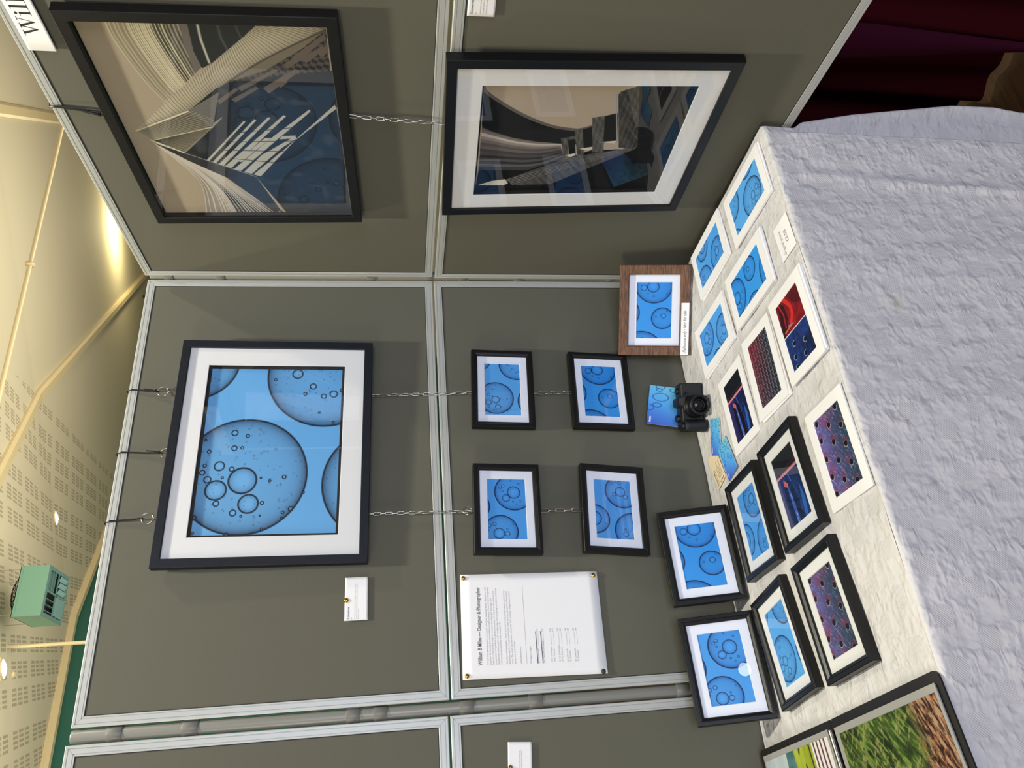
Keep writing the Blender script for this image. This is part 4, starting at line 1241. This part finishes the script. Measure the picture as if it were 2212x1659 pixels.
rows = [('6\u00d74" (Unframed)', '£10', -.0095), ('6\u00d74" (Set of 4 Unframed)', '£30', -.0205), ('10\u00d78" (Unframed)', '£25', -.0365), ('10\u00d78" (Framed)', '£35', -.0420),
        ('12\u00d712" (Unframed)', '£25', -.0530), ('12\u00d712" (Framed)', '£35', -.0585), ('A3 (Unframed)', '£40', -.0695), ('A3 (Framed)', '£75', -.0750), ('A2 (Unframed)', '£60', -.0860), ('A2 (Framed)', '£90', -.0915)]
for a, b, z in rows:
    put_text(mb, a, -.079, z, .0046, -.0012, sx=.9); put_text(mb, b, -.018, z, .0046, -.0012, sx=.9); mb.box((-.045, -.0012, z), (-.020, -.0011, z + .0003))
mb.box((-.079, -.0012, .0170), (.079, -.0011, .0174))
mb.build('typed_text', MT['ink_grey'], NOT)
mb = MB()
for z in (-.0045, -.0150):
    mb.box((-.0800, -.0015, z - .0006), (-.0165, -.0012, z + .0006), Matrix.Rotation(radians(-.6), 4, 'Y'))
mb.build('marker_line', MT['ink_blue'], NOT)

GC = 'small white caption cards'
card = sheet('caption_card', 'white caption card pinned below left of the large blue print', 'card', hung(OB, 0, -.8045, 1.5370, .0012, 0, 0, -.3, 0), .088, .0465, 0, GC)
mb = MB(); put_text(mb, 'Converge', -.0410, .0135, .0062, -.0012, bold=.00012)
put_text(mb, 'A3', -.0410, .0080, .0032, -.0012)
mb.build('title_text', MT['ink_mid'], card)
mb = MB()
for k, s in enumerate(('Oil and water, lit from below and photographed through a macro lens,', 'where two worlds meet and the colours begin to converge. Available', 'framed or unframed.')):
    put_text(mb, s, -.0410, .0018 - .0036 * k, .0031, -.0012, sx=.80)
mb.build('typed_text', MT['ink_grey'], card)
cardL = sheet('caption_card', 'white caption card on the left panel, cut by the picture edge', 'card', hung(OB, 0, -1.1410, 1.2255, .0012, 0, 0, -4.0, 0), .088, .0465, 0, GC)
mb = MB(); put_text(mb, 'Woodland', -.0410, .0135, .0062, -.0012, bold=.00012); mb.build('title_text', MT['ink_mid'], cardL)
mb = MB()
for k, s in enumerate(('Photographed in the early morning, looking for the light between the', 'trees and the leaves that fall in autumn. Available framed or unframed')):
    put_text(mb, s, -.0410, .0000 - .0036 * k, .0031, -.0012, sx=.80)
mb.build('typed_text', MT['ink_grey'], cardL)
cardR = sheet('caption_card', 'cream-lit caption card headed Convergence on the side panel', 'card', hung(OR_, AR2, .8660, 1.3045, .0012, 0, 0, 1.0, 0), .088, .0450, 0, GC)
mb = MB(); put_text(mb, 'Convergence', -.0400, .0130, .0064, -.0012, bold=.00012); put_text(mb, 'A3', -.0400, .0075, .0033, -.0012); mb.build('title_text', MT['ink_mid'], cardR)
mb = MB()
for k, s in enumerate(('Concrete and curve, two lines that meet where the staircase', 'turns under the roof. A study of shape and shadow, taken', 'in black and white. Available framed or unframed.')):
    put_text(mb, s, -.0400, .0005 - .0048 * k, .0034, -.0012, sx=.82)
mb.build('typed_text', MT['ink_grey'], cardR)

# the name sign, serif letters cut by the picture edge
SG = sheet('name_sign', 'white paper name sign in black serif letters above the side frame', 'sign', hung(OR_, AR1, .8820, 2.0130, .0032, 0, 0, .6, 0), .360, .0430, 0)


def serif(mb, x, z, k, ch):
    """thick and thin serif letters of cap height 1, scaled by k; returns the advance"""
    def P(*pts): mb.poly([(x + a * k * 1.2, -.0012, z + b * k) for a, b in pts])

    def bar(a, b, c, d): P((a, b), (c, b), (c, d), (a, d))
    if ch == 'W':
        P((.10, 1), (.26, 1), (.46, .12), (.40, 0)); P((.40, 0), (.46, .12), (.66, .92), (.61, .95))
        P((.56, 1), (.72, 1), (.92, .12), (.86, 0)); P((.86, 0), (.92, .12), (1.15, 1), (1.11, 1))
        bar(0, .965, .36, 1); bar(.48, .965, .82, 1); bar(1.0, .965, 1.24, 1)
        return 1.26 * 1.2 * k
    if ch == 'i':
        bar(.10, 0, .23, .66); bar(0, 0, .33, .03); P((0, .63), (.23, .63), (.23, .68), (0, .65))
        mb.poly([(x + (.165 + .085 * cos(a)) * k * 1.2, -.0012, z + (.86 + .085 * sin(a)) * k) for a in np.linspace(0, 2 * pi, 16, endpoint=False)])
        return .40 * 1.2 * k
    if ch == 'l':
        bar(.10, 0, .23, 1.03); bar(0, 0, .33, .03); P((0, 1.0), (.23, 1.0), (.23, 1.05), (0, 1.02))
        return .40 * 1.2 * k
    if ch == 'a':
        bar(.34, .05, .46, .5); P((.34, .42), (.46, .5), (.30, .68), (.10, .62), (.08, .5), (.22, .60)); P((0, .16), (.08, 0), (.26, 0), (.34, .10), (.34, .36), (.10, .30)); bar(.40, 0, .56, .04)
        return .62 * 1.2 * k
    if ch == 'm':
        for a in (.10, .42, .74): bar(a, 0, a + .12, .58)
        P((.10, .55), (.22, .50), (.44, .66), (.54, .55), (.48, .68), (.34, .69)); P((.42, .55), (.54, .5), (.76, .66), (.86, .55), (.80, .68), (.66, .69))
        for a in (.03, .36, .68): bar(a, 0, a + .26, .03)
        return 1.05 * 1.2 * k


xx = -.1505
mb = MB(); k = .0250
for ch in 'William':
    xx += serif(mb, xx, -.0105, k, ch) or 0
mb.build('sign_letters', MT['ink'], SG)


def pin(label, O, ph, s, z, out=.0015, m='brass'):
    a = ph; e = Vector((cos(a), sin(a), 0)); n = Vector((sin(a), -cos(a), 0))
    P = Vector((O[0], O[1], z)) + e * s + n * out
    mw = axes(P, e, n)
    mb = MB(); mb.smooth = True
    mb.lathe([(.0005, -.004), (.0048, .0), (.0050, .0008), (.0044, .0022), (.0026, .0032), (.0004, .0036)], 20)
    o = mb.build('drawing_pin', MT[m], None, mw)
    return tag(o, label, 'pin', 'drawing pins')


pin('brass drawing pin at the top right corner of the typed notice', OB, 0, -.7743, 1.3150)
pin('brass drawing pin at the bottom right corner of the typed notice', OB, 0, -.7824, 1.0331)
pin('brass drawing pin at the top left corner of the typed notice', OB, 0, -.9700, 1.3178)
pin('dark drawing pin at the bottom left corner of the typed notice', OB, 0, -.9798, 1.0381, m='cam_top')
pin('brass drawing pin holding the card below the large blue print', OB, 0, -.8070, 1.5570)
pin('brass drawing pin holding the card on the left panel', OB, 0, -1.1405, 1.2440)


# ------------------------------------------------------------------ chains, rings, ties
def link_mesh():
    mb = MB(); mb.smooth = True
    a, b = .0055, .0028
    pts = [(b * cos(q), 0, a + b * sin(q)) for q in np.linspace(0, pi, 8)] + [(b * cos(q), 0, -a + b * sin(q)) for q in np.linspace(pi, 2 * pi, 8)]
    mb.tube(pts, .00075, 6, closed=True)
    me = bpy.data.meshes.new('link'); me.from_pydata(mb.v, [], mb.f); me.materials.append(MT['chrome'])
    me.polygons.foreach_set('use_smooth', mb.sm); me.update()
    return me


LINK = link_mesh()


def chain(label, top, bot, pitch=.0128, twist=45, fat=1.0):
    T, B = Vector(top), Vector(bot)
    d = (B - T); L = d.length; n = max(2, round(L / pitch)); d.normalize()
    t = thing('hanging_chain', label, 'chain', Matrix.Translation(T), 'steel chains between the frames')
    q = d.to_track_quat('Z', 'Y')
    for k in range(n):
        o = bpy.data.objects.new('link', LINK); COL.objects.link(o); o.parent = t
        o.matrix_basis = Matrix.Translation(d * (L * (k + .5) / n)) @ q.to_matrix().to_4x4() @ Matrix.Rotation(radians(twist + 90 * (k % 2) + 4 * k), 4, 'Z') @ Matrix.Scale(pitch / .0128, 4)
    return t


chain('right chain from the large blue print down to the small frames', (-.3373, -.010, 1.511), (-.3352, -.011, 1.272))
chain('left chain from the large blue print down to the small frames', (-.6267, -.010, 1.513), (-.6296, -.012, 1.285))
chain('short chain linking the two small frames on the right', (-.3390, -.010, 1.124), (-.3375, -.010, 1.031), .0155)
chain('short chain linking the two small frames on the left', (-.6350, -.012, 1.137), (-.6360, -.010, 1.044), .0175)
a = RP(.5865, PH1, .010); b = RP(.5785, PH2, .006)
chain('chain from the large building photo down to the staircase photo', (a[0], a[1], 1.528), (b[0], b[1], 1.348))


def ring(label, c, R=.0115, wire=.0011, tilt=0, ph=0, eye=True):
    t = thing('split_ring', label, 'ring', Matrix.Translation(c) @ Matrix.Rotation(ph, 4, 'Z') @ Matrix.Rotation(radians(tilt), 4, 'Z'), 'steel hanging rings')
    mb = MB(); mb.smooth = True
    mb.tube([(R * cos(q), .0008 * sin(q / 2), R * sin(q)) for q in np.linspace(0, 2 * pi, 36, endpoint=False)], wire, 8, closed=True); mb.build('ring_wire', MT['chrome'], t)
    if eye:
        mb = MB(); mb.smooth = True
        mb.tube([(.0, .002, -R - .0105), (.0, -.0005, -R - .003), (0, -.0022, -R + .0005), (0, .0, -R + .0018), (0, .0022, -R - .001)], .0009, 8); mb.build('frame_hook', MT['chrome'], t)
    return t


ring('steel ring above the right part of the large blue print', (-.3173, -.0085, 1.9725))
ring('steel ring above the middle of the large blue print', (-.4695, -.0085, 1.9465), eye=False)
ring('steel ring above the left part of the large blue print', (-.6165, -.0085, 1.9665))
ring('steel ring joining the left chain to its upper small frame', (-.6295, -.0160, 1.2985), R=.0100, tilt=20, eye=False)


def tie(label, x0, x1, z1, O=OB, ph=0, tail=True, ztop=ZT):
    """nylon tie from a ring at (x1, z1) up and over the panel's top edge at x0"""
    e = Vector((cos(ph), sin(ph), 0)); n = Vector((sin(ph), -cos(ph), 0)); Oz = Vector((O[0], O[1], 0))

    def P(s, d, z): return tuple(Oz + e * s + n * d + Vector((0, 0, z)))
    t = thing('cable_tie', label, 'cable tie', None, 'black cable ties over the top rails')
    t.location = P(x1, .008, z1)
    inv = Matrix.Translation(-Vector(P(x1, .008, z1)))
    mb = MB(); mb.smooth = True
    path = [P(x1, .0115, z1 - .002), P(x1 + .001, .010, z1 + .003), P(x1 * .7 + x0 * .3, .0055, z1 * .7 + ztop * .3), P(x0, .0030, ztop - .010), P(x0 - .001, .0025, ztop + .002), P(x0 - .002, -.004, ztop + .0032), P(x0 - .003, -.018, ztop + .003), P(x0 - .003, -.0235, ztop), P(x0 - .002, -.0235, ztop - .03)]
    mb.tube(path, .0019, 8, M=inv, flat=.6)
    path2 = [P(x1 + .0005, .0065, z1 - .002), P(x1 + .002, .0050, z1 + .004), P(x1 * .6 + x0 * .4 + .002, .0035, z1 * .6 + ztop * .4), P(x0 + .0022, .0025, ztop - .006)]
    mb.tube(path2, .0017, 8, M=inv, flat=.6)
    mb.build('strap', MT['tie'], t)
    if tail:
        mb = MB(); mb.box((-.0028, -.0022, -.0022), (.0028, .0022, .0022), inv @ Matrix.Translation(P(x1 + .001, .0115, z1 + .003))); mb.build('tie_head', MT['tie'], t)
        mb = MB(); mb.smooth = True; mb.tube([P(x1, .011, z1 + .002), P(x1 + .003, .012, z1 + .014), P(x1 + .006, .010, z1 + .030)], .0019, 8, M=inv, flat=.6); mb.build('cut_tail', MT['tie'], t)
    return t


tie('black cable tie over the rail to the right ring of the blue print', -.3095, -.3172, 1.9835)
tie('black cable tie over the rail to the middle ring of the blue print', -.4635, -.4692, 1.9585)
tie('black cable tie over the rail to the left ring of the blue print', -.6190, -.6167, 1.9775, tail=False)
tie('black cable tie holding the large building photo to its top rail', .5760, .5690, 1.9650, OR_, AR1)
# stub of a cut tie on the rail near the corner
mb = MB(); mb.box((-.0035, -.004, 0), (.0035, .006, .0028)); mb.box((-.0015, -.0018, .002), (.0015, .0018, .0075)); mb.box((-.0055, -.0015, .0045), (.0045, .0015, .0070))
tag(mb.build('cable_tie_stub', MT['tie'], None, Matrix.Translation((-.046, .006, ZT))), 'small black cut tie stub on the middle top rail near the corner', 'cable tie')


# ------------------------------------------------------------------ open portfolio album at the left front
def build_album():
    a = radians(6.4)
    # local x to the right, y away, z up; origin on the front right corner of the cover
    mw = Matrix.Translation((-1.0835, -.6125, TZ + .0006)) @ Matrix.Rotation(a, 4, 'Z')
    t = thing('photo_album', 'open black album with clear sleeves and landscape photos, left table edge', 'album', mw)
    W, HALF, th = .42, .318, .0028
    lift = radians(2.4)

    def rounded(x0, y0, x1, y1, r, corners):
        pts = []
        for (cx, cy, a0, key) in ((x1 - r, y0 + r, -pi / 2, 'fr'), (x1 - r, y1 - r, 0, 'br'), (x0 + r, y1 - r, pi / 2, 'bl'), (x0 + r, y0 + r, pi, 'fl')):
            if key in corners:
                pts += [(cx + r * cos(a0 + q), cy + r * sin(a0 + q)) for q in np.linspace(0, pi / 2, 7)]
            else:
                pts.append({'fr': (x1, y0), 'br': (x1, y1), 'bl': (x0, y1), 'fl': (x0, y0)}[key])
        return pts

    def slab(name, pts, z0, z1, m, M=None, parent=t):
        mb = MB(); mb.loft([[(x, y, z0) for x, y in pts], [(x, y, z1) for x, y in pts]], True, M)
        mb.poly([(x, y, z1) for x, y in pts], M); mb.poly([(x, y, z0) for x, y in pts][::-1], M)
        return mb.build(name, m, parent)
    slab('front_cover', rounded(-W, 0, 0, HALF - .004, .012, ('fr', 'fl')), 0, th, MT['album'])
    B = Matrix.Translation((0, HALF + .004, 0)) @ Matrix.Rotation(lift, 4, 'X')
    slab('back_cover', rounded(-W, 0, 0, .285, .012, ('br', 'bl')), 0, th, MT['album'], B)
    mb = MB(); mb.box((-W, HALF - .006, 0), (-.002, HALF + .006, .0022)); mb.build('spine', MT['album'], t)
    # sleeves: stack of pages
    for k in range(3):
        z = th + .0003 + .0014 * k
        slab('clear_sleeve', [(-W + .03, .013 - .001 * k), (-.017 + .0010 * k, .013 - .001 * k), (-.017 + .0010 * k, HALF - .010), (-W + .03, HALF - .010)], z, z + .0006, MT['sleeve_grey'])
    for k in range(2):
        z = th + .0003 + .0012 * k
        slab('clear_sleeve', [(-W + .03, .012), (-.012, .012), (-.012, .270), (-W + .03, .270)], z, z + .0006, MT['sleeve_grey'], B)
    # photographs (their left parts run out of the picture)
    def sheet_print(art, w, h, cx, cy, z, M=None, name='photo_page'):
        o = bpy.data.objects.new(name, print_mesh(art, w, h, 'print_gloss')); COL.objects.link(o); o.parent = t
        m = Matrix(((1, 0, 0, cx), (0, 0, 1, cy), (0, -1, 0, z), (0, 0, 0, 1)))
        o.matrix_basis = (M @ m) if M is not None else m
    sheet_print('forest', .34, .278, -.026 - .17, .017 + .139, th + .0042)
    sheet_print('field', .34, .246, -.022 - .17, .018 + .123, th + .0026, B)
    # binding bar
    mb = MB(); mb.smooth = True; mb.tube([(-W + .02, HALF + .002, .0072), (-.016, HALF + .002, .0072)], .0042, 16); mb.build('binding_bar', MT['chrome'], t)


build_album()
# ------------------------------------------------------------------ the hall
C0 = Vector((-1.18370, -1.62492, 0)); HA = Vector((-.70711, .70711, 0)); HB = Vector((.70711, .70711, 0))


def prof_z(b):
    return max(3.80, 4.596 + (.166 if b > 6.97 else .27) * (b - 6.97))


def hp(a, b, z): return C0 + HA * a + HB * b + Vector((0, 0, z))


mb = MB()
mb.box((-9, -7, -.05), (13, 11, 0)); tag(mb.build('floor', MT['floor']), kind='structure')


def build_ceiling():
    mb = MB()
    A0, A1 = -5.0, 4.42
    bs = [-1.0, 2.5, 6.97, 17.0]
    vs = []; fs = []; at = []
    na, nb = 60, [30, 60, 90]
    # boundary of the punched tiles on the upper slope: a line from (a 2.31, b 7.20) to (a 3.96, b 9.53)
    mid = Vector((1.0, 3.0, 4.0))
    B = [-1.0] + list(np.linspace(4.022, 6.97, 30)) + list(np.linspace(6.97, 17, 50))[1:]
    Aa = list(np.linspace(A0, A1, 50))
    for b in B:
        for a in Aa:
            vs.append(tuple(hp(a, b, prof_z(b)) - mid))
    n = len(Aa)
    fs = [(j * n + i, (j + 1) * n + i, (j + 1) * n + i + 1, j * n + i + 1)[::-1] for j in range(len(B) - 1) for i in range(n - 1)]
    mb.add(vs, fs)
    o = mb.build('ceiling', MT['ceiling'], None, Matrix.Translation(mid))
    return tag(o, kind='structure')


ceil = build_ceiling()


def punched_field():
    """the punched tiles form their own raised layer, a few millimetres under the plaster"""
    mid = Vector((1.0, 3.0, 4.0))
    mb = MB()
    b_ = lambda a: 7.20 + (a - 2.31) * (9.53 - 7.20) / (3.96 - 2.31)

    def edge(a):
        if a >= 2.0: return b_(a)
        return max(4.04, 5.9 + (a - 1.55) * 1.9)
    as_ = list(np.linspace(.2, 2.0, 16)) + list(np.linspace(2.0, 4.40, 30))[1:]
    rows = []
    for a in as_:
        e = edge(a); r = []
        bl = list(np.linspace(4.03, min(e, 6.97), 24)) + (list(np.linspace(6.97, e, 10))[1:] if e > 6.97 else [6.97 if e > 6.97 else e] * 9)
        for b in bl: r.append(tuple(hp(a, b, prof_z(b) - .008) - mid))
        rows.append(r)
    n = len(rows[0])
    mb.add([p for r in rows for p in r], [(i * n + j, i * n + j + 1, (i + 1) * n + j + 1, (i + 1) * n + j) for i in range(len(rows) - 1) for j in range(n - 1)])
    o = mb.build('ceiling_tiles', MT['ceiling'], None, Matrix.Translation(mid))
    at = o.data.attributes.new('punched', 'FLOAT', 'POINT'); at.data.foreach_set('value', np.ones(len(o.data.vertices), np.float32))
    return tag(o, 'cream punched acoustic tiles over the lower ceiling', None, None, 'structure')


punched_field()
# end wall of the hall
mb = MB()
bl = list(np.linspace(-5, 17, 45))
th = .1
f = [hp(4.42, b, 0) for b in bl] + [hp(4.42, b, max(prof_z(b), .5)) for b in bl[::-1]]
mb.poly([tuple(p) for p in f]); mb.poly([tuple(p + HA * th) for p in f][::-1])
tag(mb.build('wall_far', MT['green_wall']), kind='structure')
# far side wall closing the upper slope
mb = MB(); q = [hp(-5, 17, 0), hp(4.5, 17, 0), hp(4.5, 17, prof_z(17)), hp(-5, 17, prof_z(17))]
mb.poly([tuple(p) for p in q]); tag(mb.build('wall_right', MT['cream_wall']), kind='structure')


def moulding(name, a0, w, h):
    mb = MB()
    for b0, b1 in ((-1.0, 4.022), (4.022, 6.97), (6.97, 17.0)):
        z0, z1 = prof_z(b0), prof_z(b1)
        P = []
        for b, z in ((b0, z0), (b1, z1)):
            P.append([tuple(hp(a0 - w / 2, b, z + .01)), tuple(hp(a0 - w / 2, b, z - h * .6)), tuple(hp(a0 - w * .3, b, z - h)), tuple(hp(a0 + w * .3, b, z - h)), tuple(hp(a0 + w / 2, b, z - h * .6)), tuple(hp(a0 + w / 2, b, z + .01))])
        mb.loft(P, True)
        mb.poly(P[0]); mb.poly(P[1][::-1])
    return tag(mb.build(name, MT['cream_trim']), kind='structure')


moulding('trim_1', 2.13, .105, .05)
moulding('trim_2', -.26, .115, .05)
moulding('trim_3', 4.36, .10, .06)


# ------------------------------------------------------------------ rods, spots, heater
def ray_pt(px, py, dist):
    x = (px - 1106) / 1655.13; y = (py - 829.5) / 1655.13
    d = right * x + down * y + fwd
    return CAMP + d.normalized() * dist


def rod(name, label, p0, p1, r, ring_at=None):
    p0, p1 = Vector(p0), Vector(p1)
    t = thing(name, label, 'rod', Matrix.Translation(p0), None)
    mb = MB(); mb.smooth = True; mb.tube([(0, 0, 0), tuple(p1 - p0)], r, 14); mb.build('rod_shaft', MT['cream_trim'], t)
    if ring_at is not None:
        c = (p1 - p0) * ring_at; d = (p1 - p0).normalized()
        mb = MB(); mb.smooth = True
        mb.lathe([(r, -.010), (r * 2.1, -.006), (r * 2.1, .006), (r, .010)], 20, Matrix.Translation(c) @ d.to_track_quat('Z', 'Y').to_matrix().to_4x4()); mb.build('coupling_ring', MT['cream_trim'], t)
    return t


# tie rod: horizontal at 2.4 m above the eye
e0 = Vector((3.05, 2.66, 3.80)); e1 = Vector((.70, 2.78, 3.80))
rod('tie_rod', 'long cream round rod crossing below the ceiling with a collar', (3.60, 2.66, 3.80), (.30, 2.80, 3.80), .014, .455)
rod('hanger_rod', 'thin cream vertical rod hanging from the ceiling by the heater', (-.079, 3.906, 2.2), (-.079, 3.906, prof_z(4.69)), .012)


def spot(label, c, r, bnorm=.27):
    # ceiling normal of the lower slope, facing down
    up = Vector((-HB.x * bnorm, -HB.y * bnorm, 1)).normalized()
    q = up.to_track_quat('Z', 'Y').to_matrix().to_4x4()
    t = thing('ceiling_spotlight', label, 'ceiling light', Matrix.Translation(Vector(c) - up * .010) @ q, 'recessed ceiling spotlights')
    mb = MB(); mb.smooth = True; mb.lathe([(r * 1.18, .002), (r * 1.18, -.006), (r * 1.0, -.010), (r * .98, -.002)], 36, cap=False); mb.build('bezel', MT['cream_trim'], t)
    mb = MB(); mb.smooth = True; mb.lathe([(r, -.006), (r * .7, -.016), (r * .3, -.022), (.001, -.023)], 36, cap=False); mb.build('lit_lens', MT['lamp_on'], t)
    return t


spot('lit round ceiling spotlight above the middle panel', (1.38, 5.59, prof_z(6.92)), .062)
spot('lit round ceiling spotlight cut by the picture edge beyond the heater', (-.24, 3.77, prof_z(4.48)), .058)
t = thing('smoke_detector', 'tiny white ceiling sensor beside the spotlight at the picture edge', 'smoke detector', Matrix.Translation((-.23, 4.06, prof_z(4.69) - .01)))
mb = MB(); mb.smooth = True; mb.lathe([(.014, -.012), (.022, -.006), (.024, .0), (.024, .006)], 20); mb.build('sensor_body', MT['cream_trim'], t)
# floodlight far behind the camera, seen as a glint in a frame's glass
c = Vector((-1.0020, -.0878, .7878)) + Vector((.2033, -.9677, .1491)) * 5.0
t = thing('floodlight', 'bright floodlight across the hall that glints in the left standing frame', 'lamp', axes(c, Vector((.9677, .2033, 0)), (0, 0, 1)))
mb = MB(); mb.smooth = True; mb.lathe([(.02, -.10), (.06, -.04), (.068, 0), (.056, .0), (.05, -.006)], 28, Matrix.Rotation(radians(-90), 4, 'X'), cap=False); mb.build('housing', MT['cam_smooth'], t)
mb = MB(); mb.smooth = True; mb.lathe([(.001, -.003), (.03, -.004), (.050, -.006)], 28, Matrix.Rotation(radians(-90), 4, 'X'), cap=False); mb.build('lit_lens', MT['lamp_cool'], t)
mb = MB(); mb.tube([(0, -.03, -c.z + .02), (0, -.03, -.09)], .016, 10); mb.box((-.22, -.25, -c.z), (.22, .19, -c.z + .02)); mb.build('stand', MT['cam_smooth'], t)


def build_heater():
    cx, cy, zb, S, H = .179, 3.675, 3.646, .314, .170
    t = thing('unit_heater', 'mint green ceiling heater with louvres below and a fan on top', 'heater', Matrix.Translation((cx, cy, zb)))
    h = S / 2
    mb = MB(); lip = .02
    # casing: open box
    w = .006
    mb.box((-h, -h, 0), (h, -h + w, H)); mb.box((-h, h - w, 0), (h, h, H)); mb.box((-h, -h + w, 0), (-h + w, h - w, H)); mb.box((h - w, -h + w, 0), (h, h - w, H)); mb.box((-h, -h, H - .004), (h, h, H))
    mb.box((-h - .002, -h - .002, H - .024), (h + .002, -h, H - .020)); mb.build('casing', MT['heater'], t)
    # bottom face frame
    mb = MB(); f = .024
    mb.box((-h, -h, -.004), (h, -h + f, 0)); mb.box((-h, h - f, -.004), (h, h, 0)); mb.box((-h, -h + f, -.004), (-h + f, h - f, 0)); mb.box((h - f, -h + f, -.004), (h, h - f, 0))
    mb.box((-.006, -h + f, -.004), (.006, h - f, 0)); mb.box((-h + f, -.006, -.004), (h - f, .006, 0)); mb.build('louvre_frame', MT['heater_lv'], t)
    mb = MB(); mb.box((-h + w, -h + w, .05), (h - w, h - w, .052)); mb.build('dark_core', MT['dark'], t)
    q = h - f
    for k in range(3):      # quadrant near right: long dark slats
        mb = MB(); y = -q + .012 + k * .038; mb.box((.010, y, -.002), (q, y + .006, .016)); mb.build('louvre', MT['heater_lv'], t)
    for k in range(3):      # far right: wide blue-grey blades
        mb = MB(); x = .016 + k * .041; M = Matrix.Translation((x + .012, .068, -.006)) @ Matrix.Rotation(radians(25), 4, 'Y'); mb.box((-.015, -.055, -.001), (.015, .055, .001), M); mb.build('louvre', MT['louvre_blue'], t)
    for k in range(3):      # near left: thin cross slats
        mb = MB(); x = -q + .014 + k * .036; mb.box((x, -q, -.002), (x + .004, -.008, .014)); mb.build('louvre', MT['heater_lv'], t)
    for k in range(3):      # far left: broad green blades
        mb = MB(); M = Matrix.Translation((-.069, .026 + k * .041, -.006)) @ Matrix.Rotation(radians(-22), 4, 'X'); mb.box((-.059, -.017, -.001), (.059, .017, .001), M); mb.build('louvre', MT['heater_lv'], t)
    # fan guard on top
    mb = MB(); mb.smooth = True
    for k in range(7):
        r = .018 + .019 * k; z = H + .010 + .055 * (1 - (r / .14) ** 2) ** .5 if r < .14 else H + .01
        mb.tube([(r * cos(a), r * sin(a), z) for a in np.linspace(0, 2 * pi, 32, endpoint=False)], .0016, 5, closed=True)
    for k in range(8):
        a = pi * k / 4
        mb.tube([(r * cos(a), r * sin(a), H + .010 + .055 * max(0, 1 - (r / .14) ** 2) ** .5) for r in np.linspace(.01, .138, 10)], .0022, 5)
    mb.build('fan_guard', MT['dark'], t)
    mb = MB(); mb.smooth = True; mb.lathe([(.030, H), (.032, H + .03), (.02, H + .045)], 20); mb.build('fan_motor', MT['dark'], t)
    top = [prof_z((Vector((cx + sx, cy + sy, 0)) - C0).dot(HB)) - zb for sx, sy in ((-.14, -.14), (.14, -.14), (.14, .14), (-.14, .14))]
    for (sx, sy), zt in zip(((-.14, -.14), (.14, -.14), (.14, .14), (-.14, .14)), top):
        mb = MB(); mb.tube([(sx, sy, H - .002), (sx, sy, zt)], .0014, 6); mb.build('hanging_wire', MT['chrome'], t)


build_heater()


# ------------------------------------------------------------------ maroon drape seen below the side panel
def drape():
    t = thing('stage_drape', 'dark maroon drape with a painted plum-lit fold hanging beyond the side panel', 'drape', Matrix.Translation((.235, -.6, 0)))
    mb = MB(); mb.smooth = True
    zs = np.linspace(.022, 1.30, 20)
    ys = np.linspace(-1.10, .62, 260)
    g = []
    for z in zs:
        for y in ys:
            x = .018 * sin(y * 38 + .6 * sin(z * 3)) + .012 * sin(y * 71 + 1) * (1 - .3 * z) + .012 * sin(z * 2.2 + y * 4)
            g.append((x, y, z))
    n = len(ys); mb.add(g, [(j * n + i, j * n + i + 1, (j + 1) * n + i + 1, (j + 1) * n + i)[::-1] for j in range(len(zs) - 1) for i in range(n - 1)])
    mb.build('drape_cloth', MT['curtain'], t)
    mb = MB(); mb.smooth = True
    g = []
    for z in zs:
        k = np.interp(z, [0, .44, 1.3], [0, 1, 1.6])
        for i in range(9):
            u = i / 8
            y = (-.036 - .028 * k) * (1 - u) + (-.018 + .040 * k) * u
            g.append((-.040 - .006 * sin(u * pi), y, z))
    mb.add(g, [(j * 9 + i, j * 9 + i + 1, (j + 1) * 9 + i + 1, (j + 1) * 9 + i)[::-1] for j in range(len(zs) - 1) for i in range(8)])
    mb.build('lit_fold', MT['curtain_lit'], t)  # patch over the drape, coloured as its lit fold
    mb = MB(); mb.smooth = True; mb.tube([(0, -1.13, 1.305), (0, .65, 1.305)], .012, 12); mb.build('drape_rail', MT['grey_plastic'], t)
    for y in (-1.12, .64):
        mb = MB(); mb.smooth = True; mb.tube([(.0, y, 0), (.0, y, 1.30)], .012, 12); mb.build('rail_stand', MT['grey_plastic'], t)


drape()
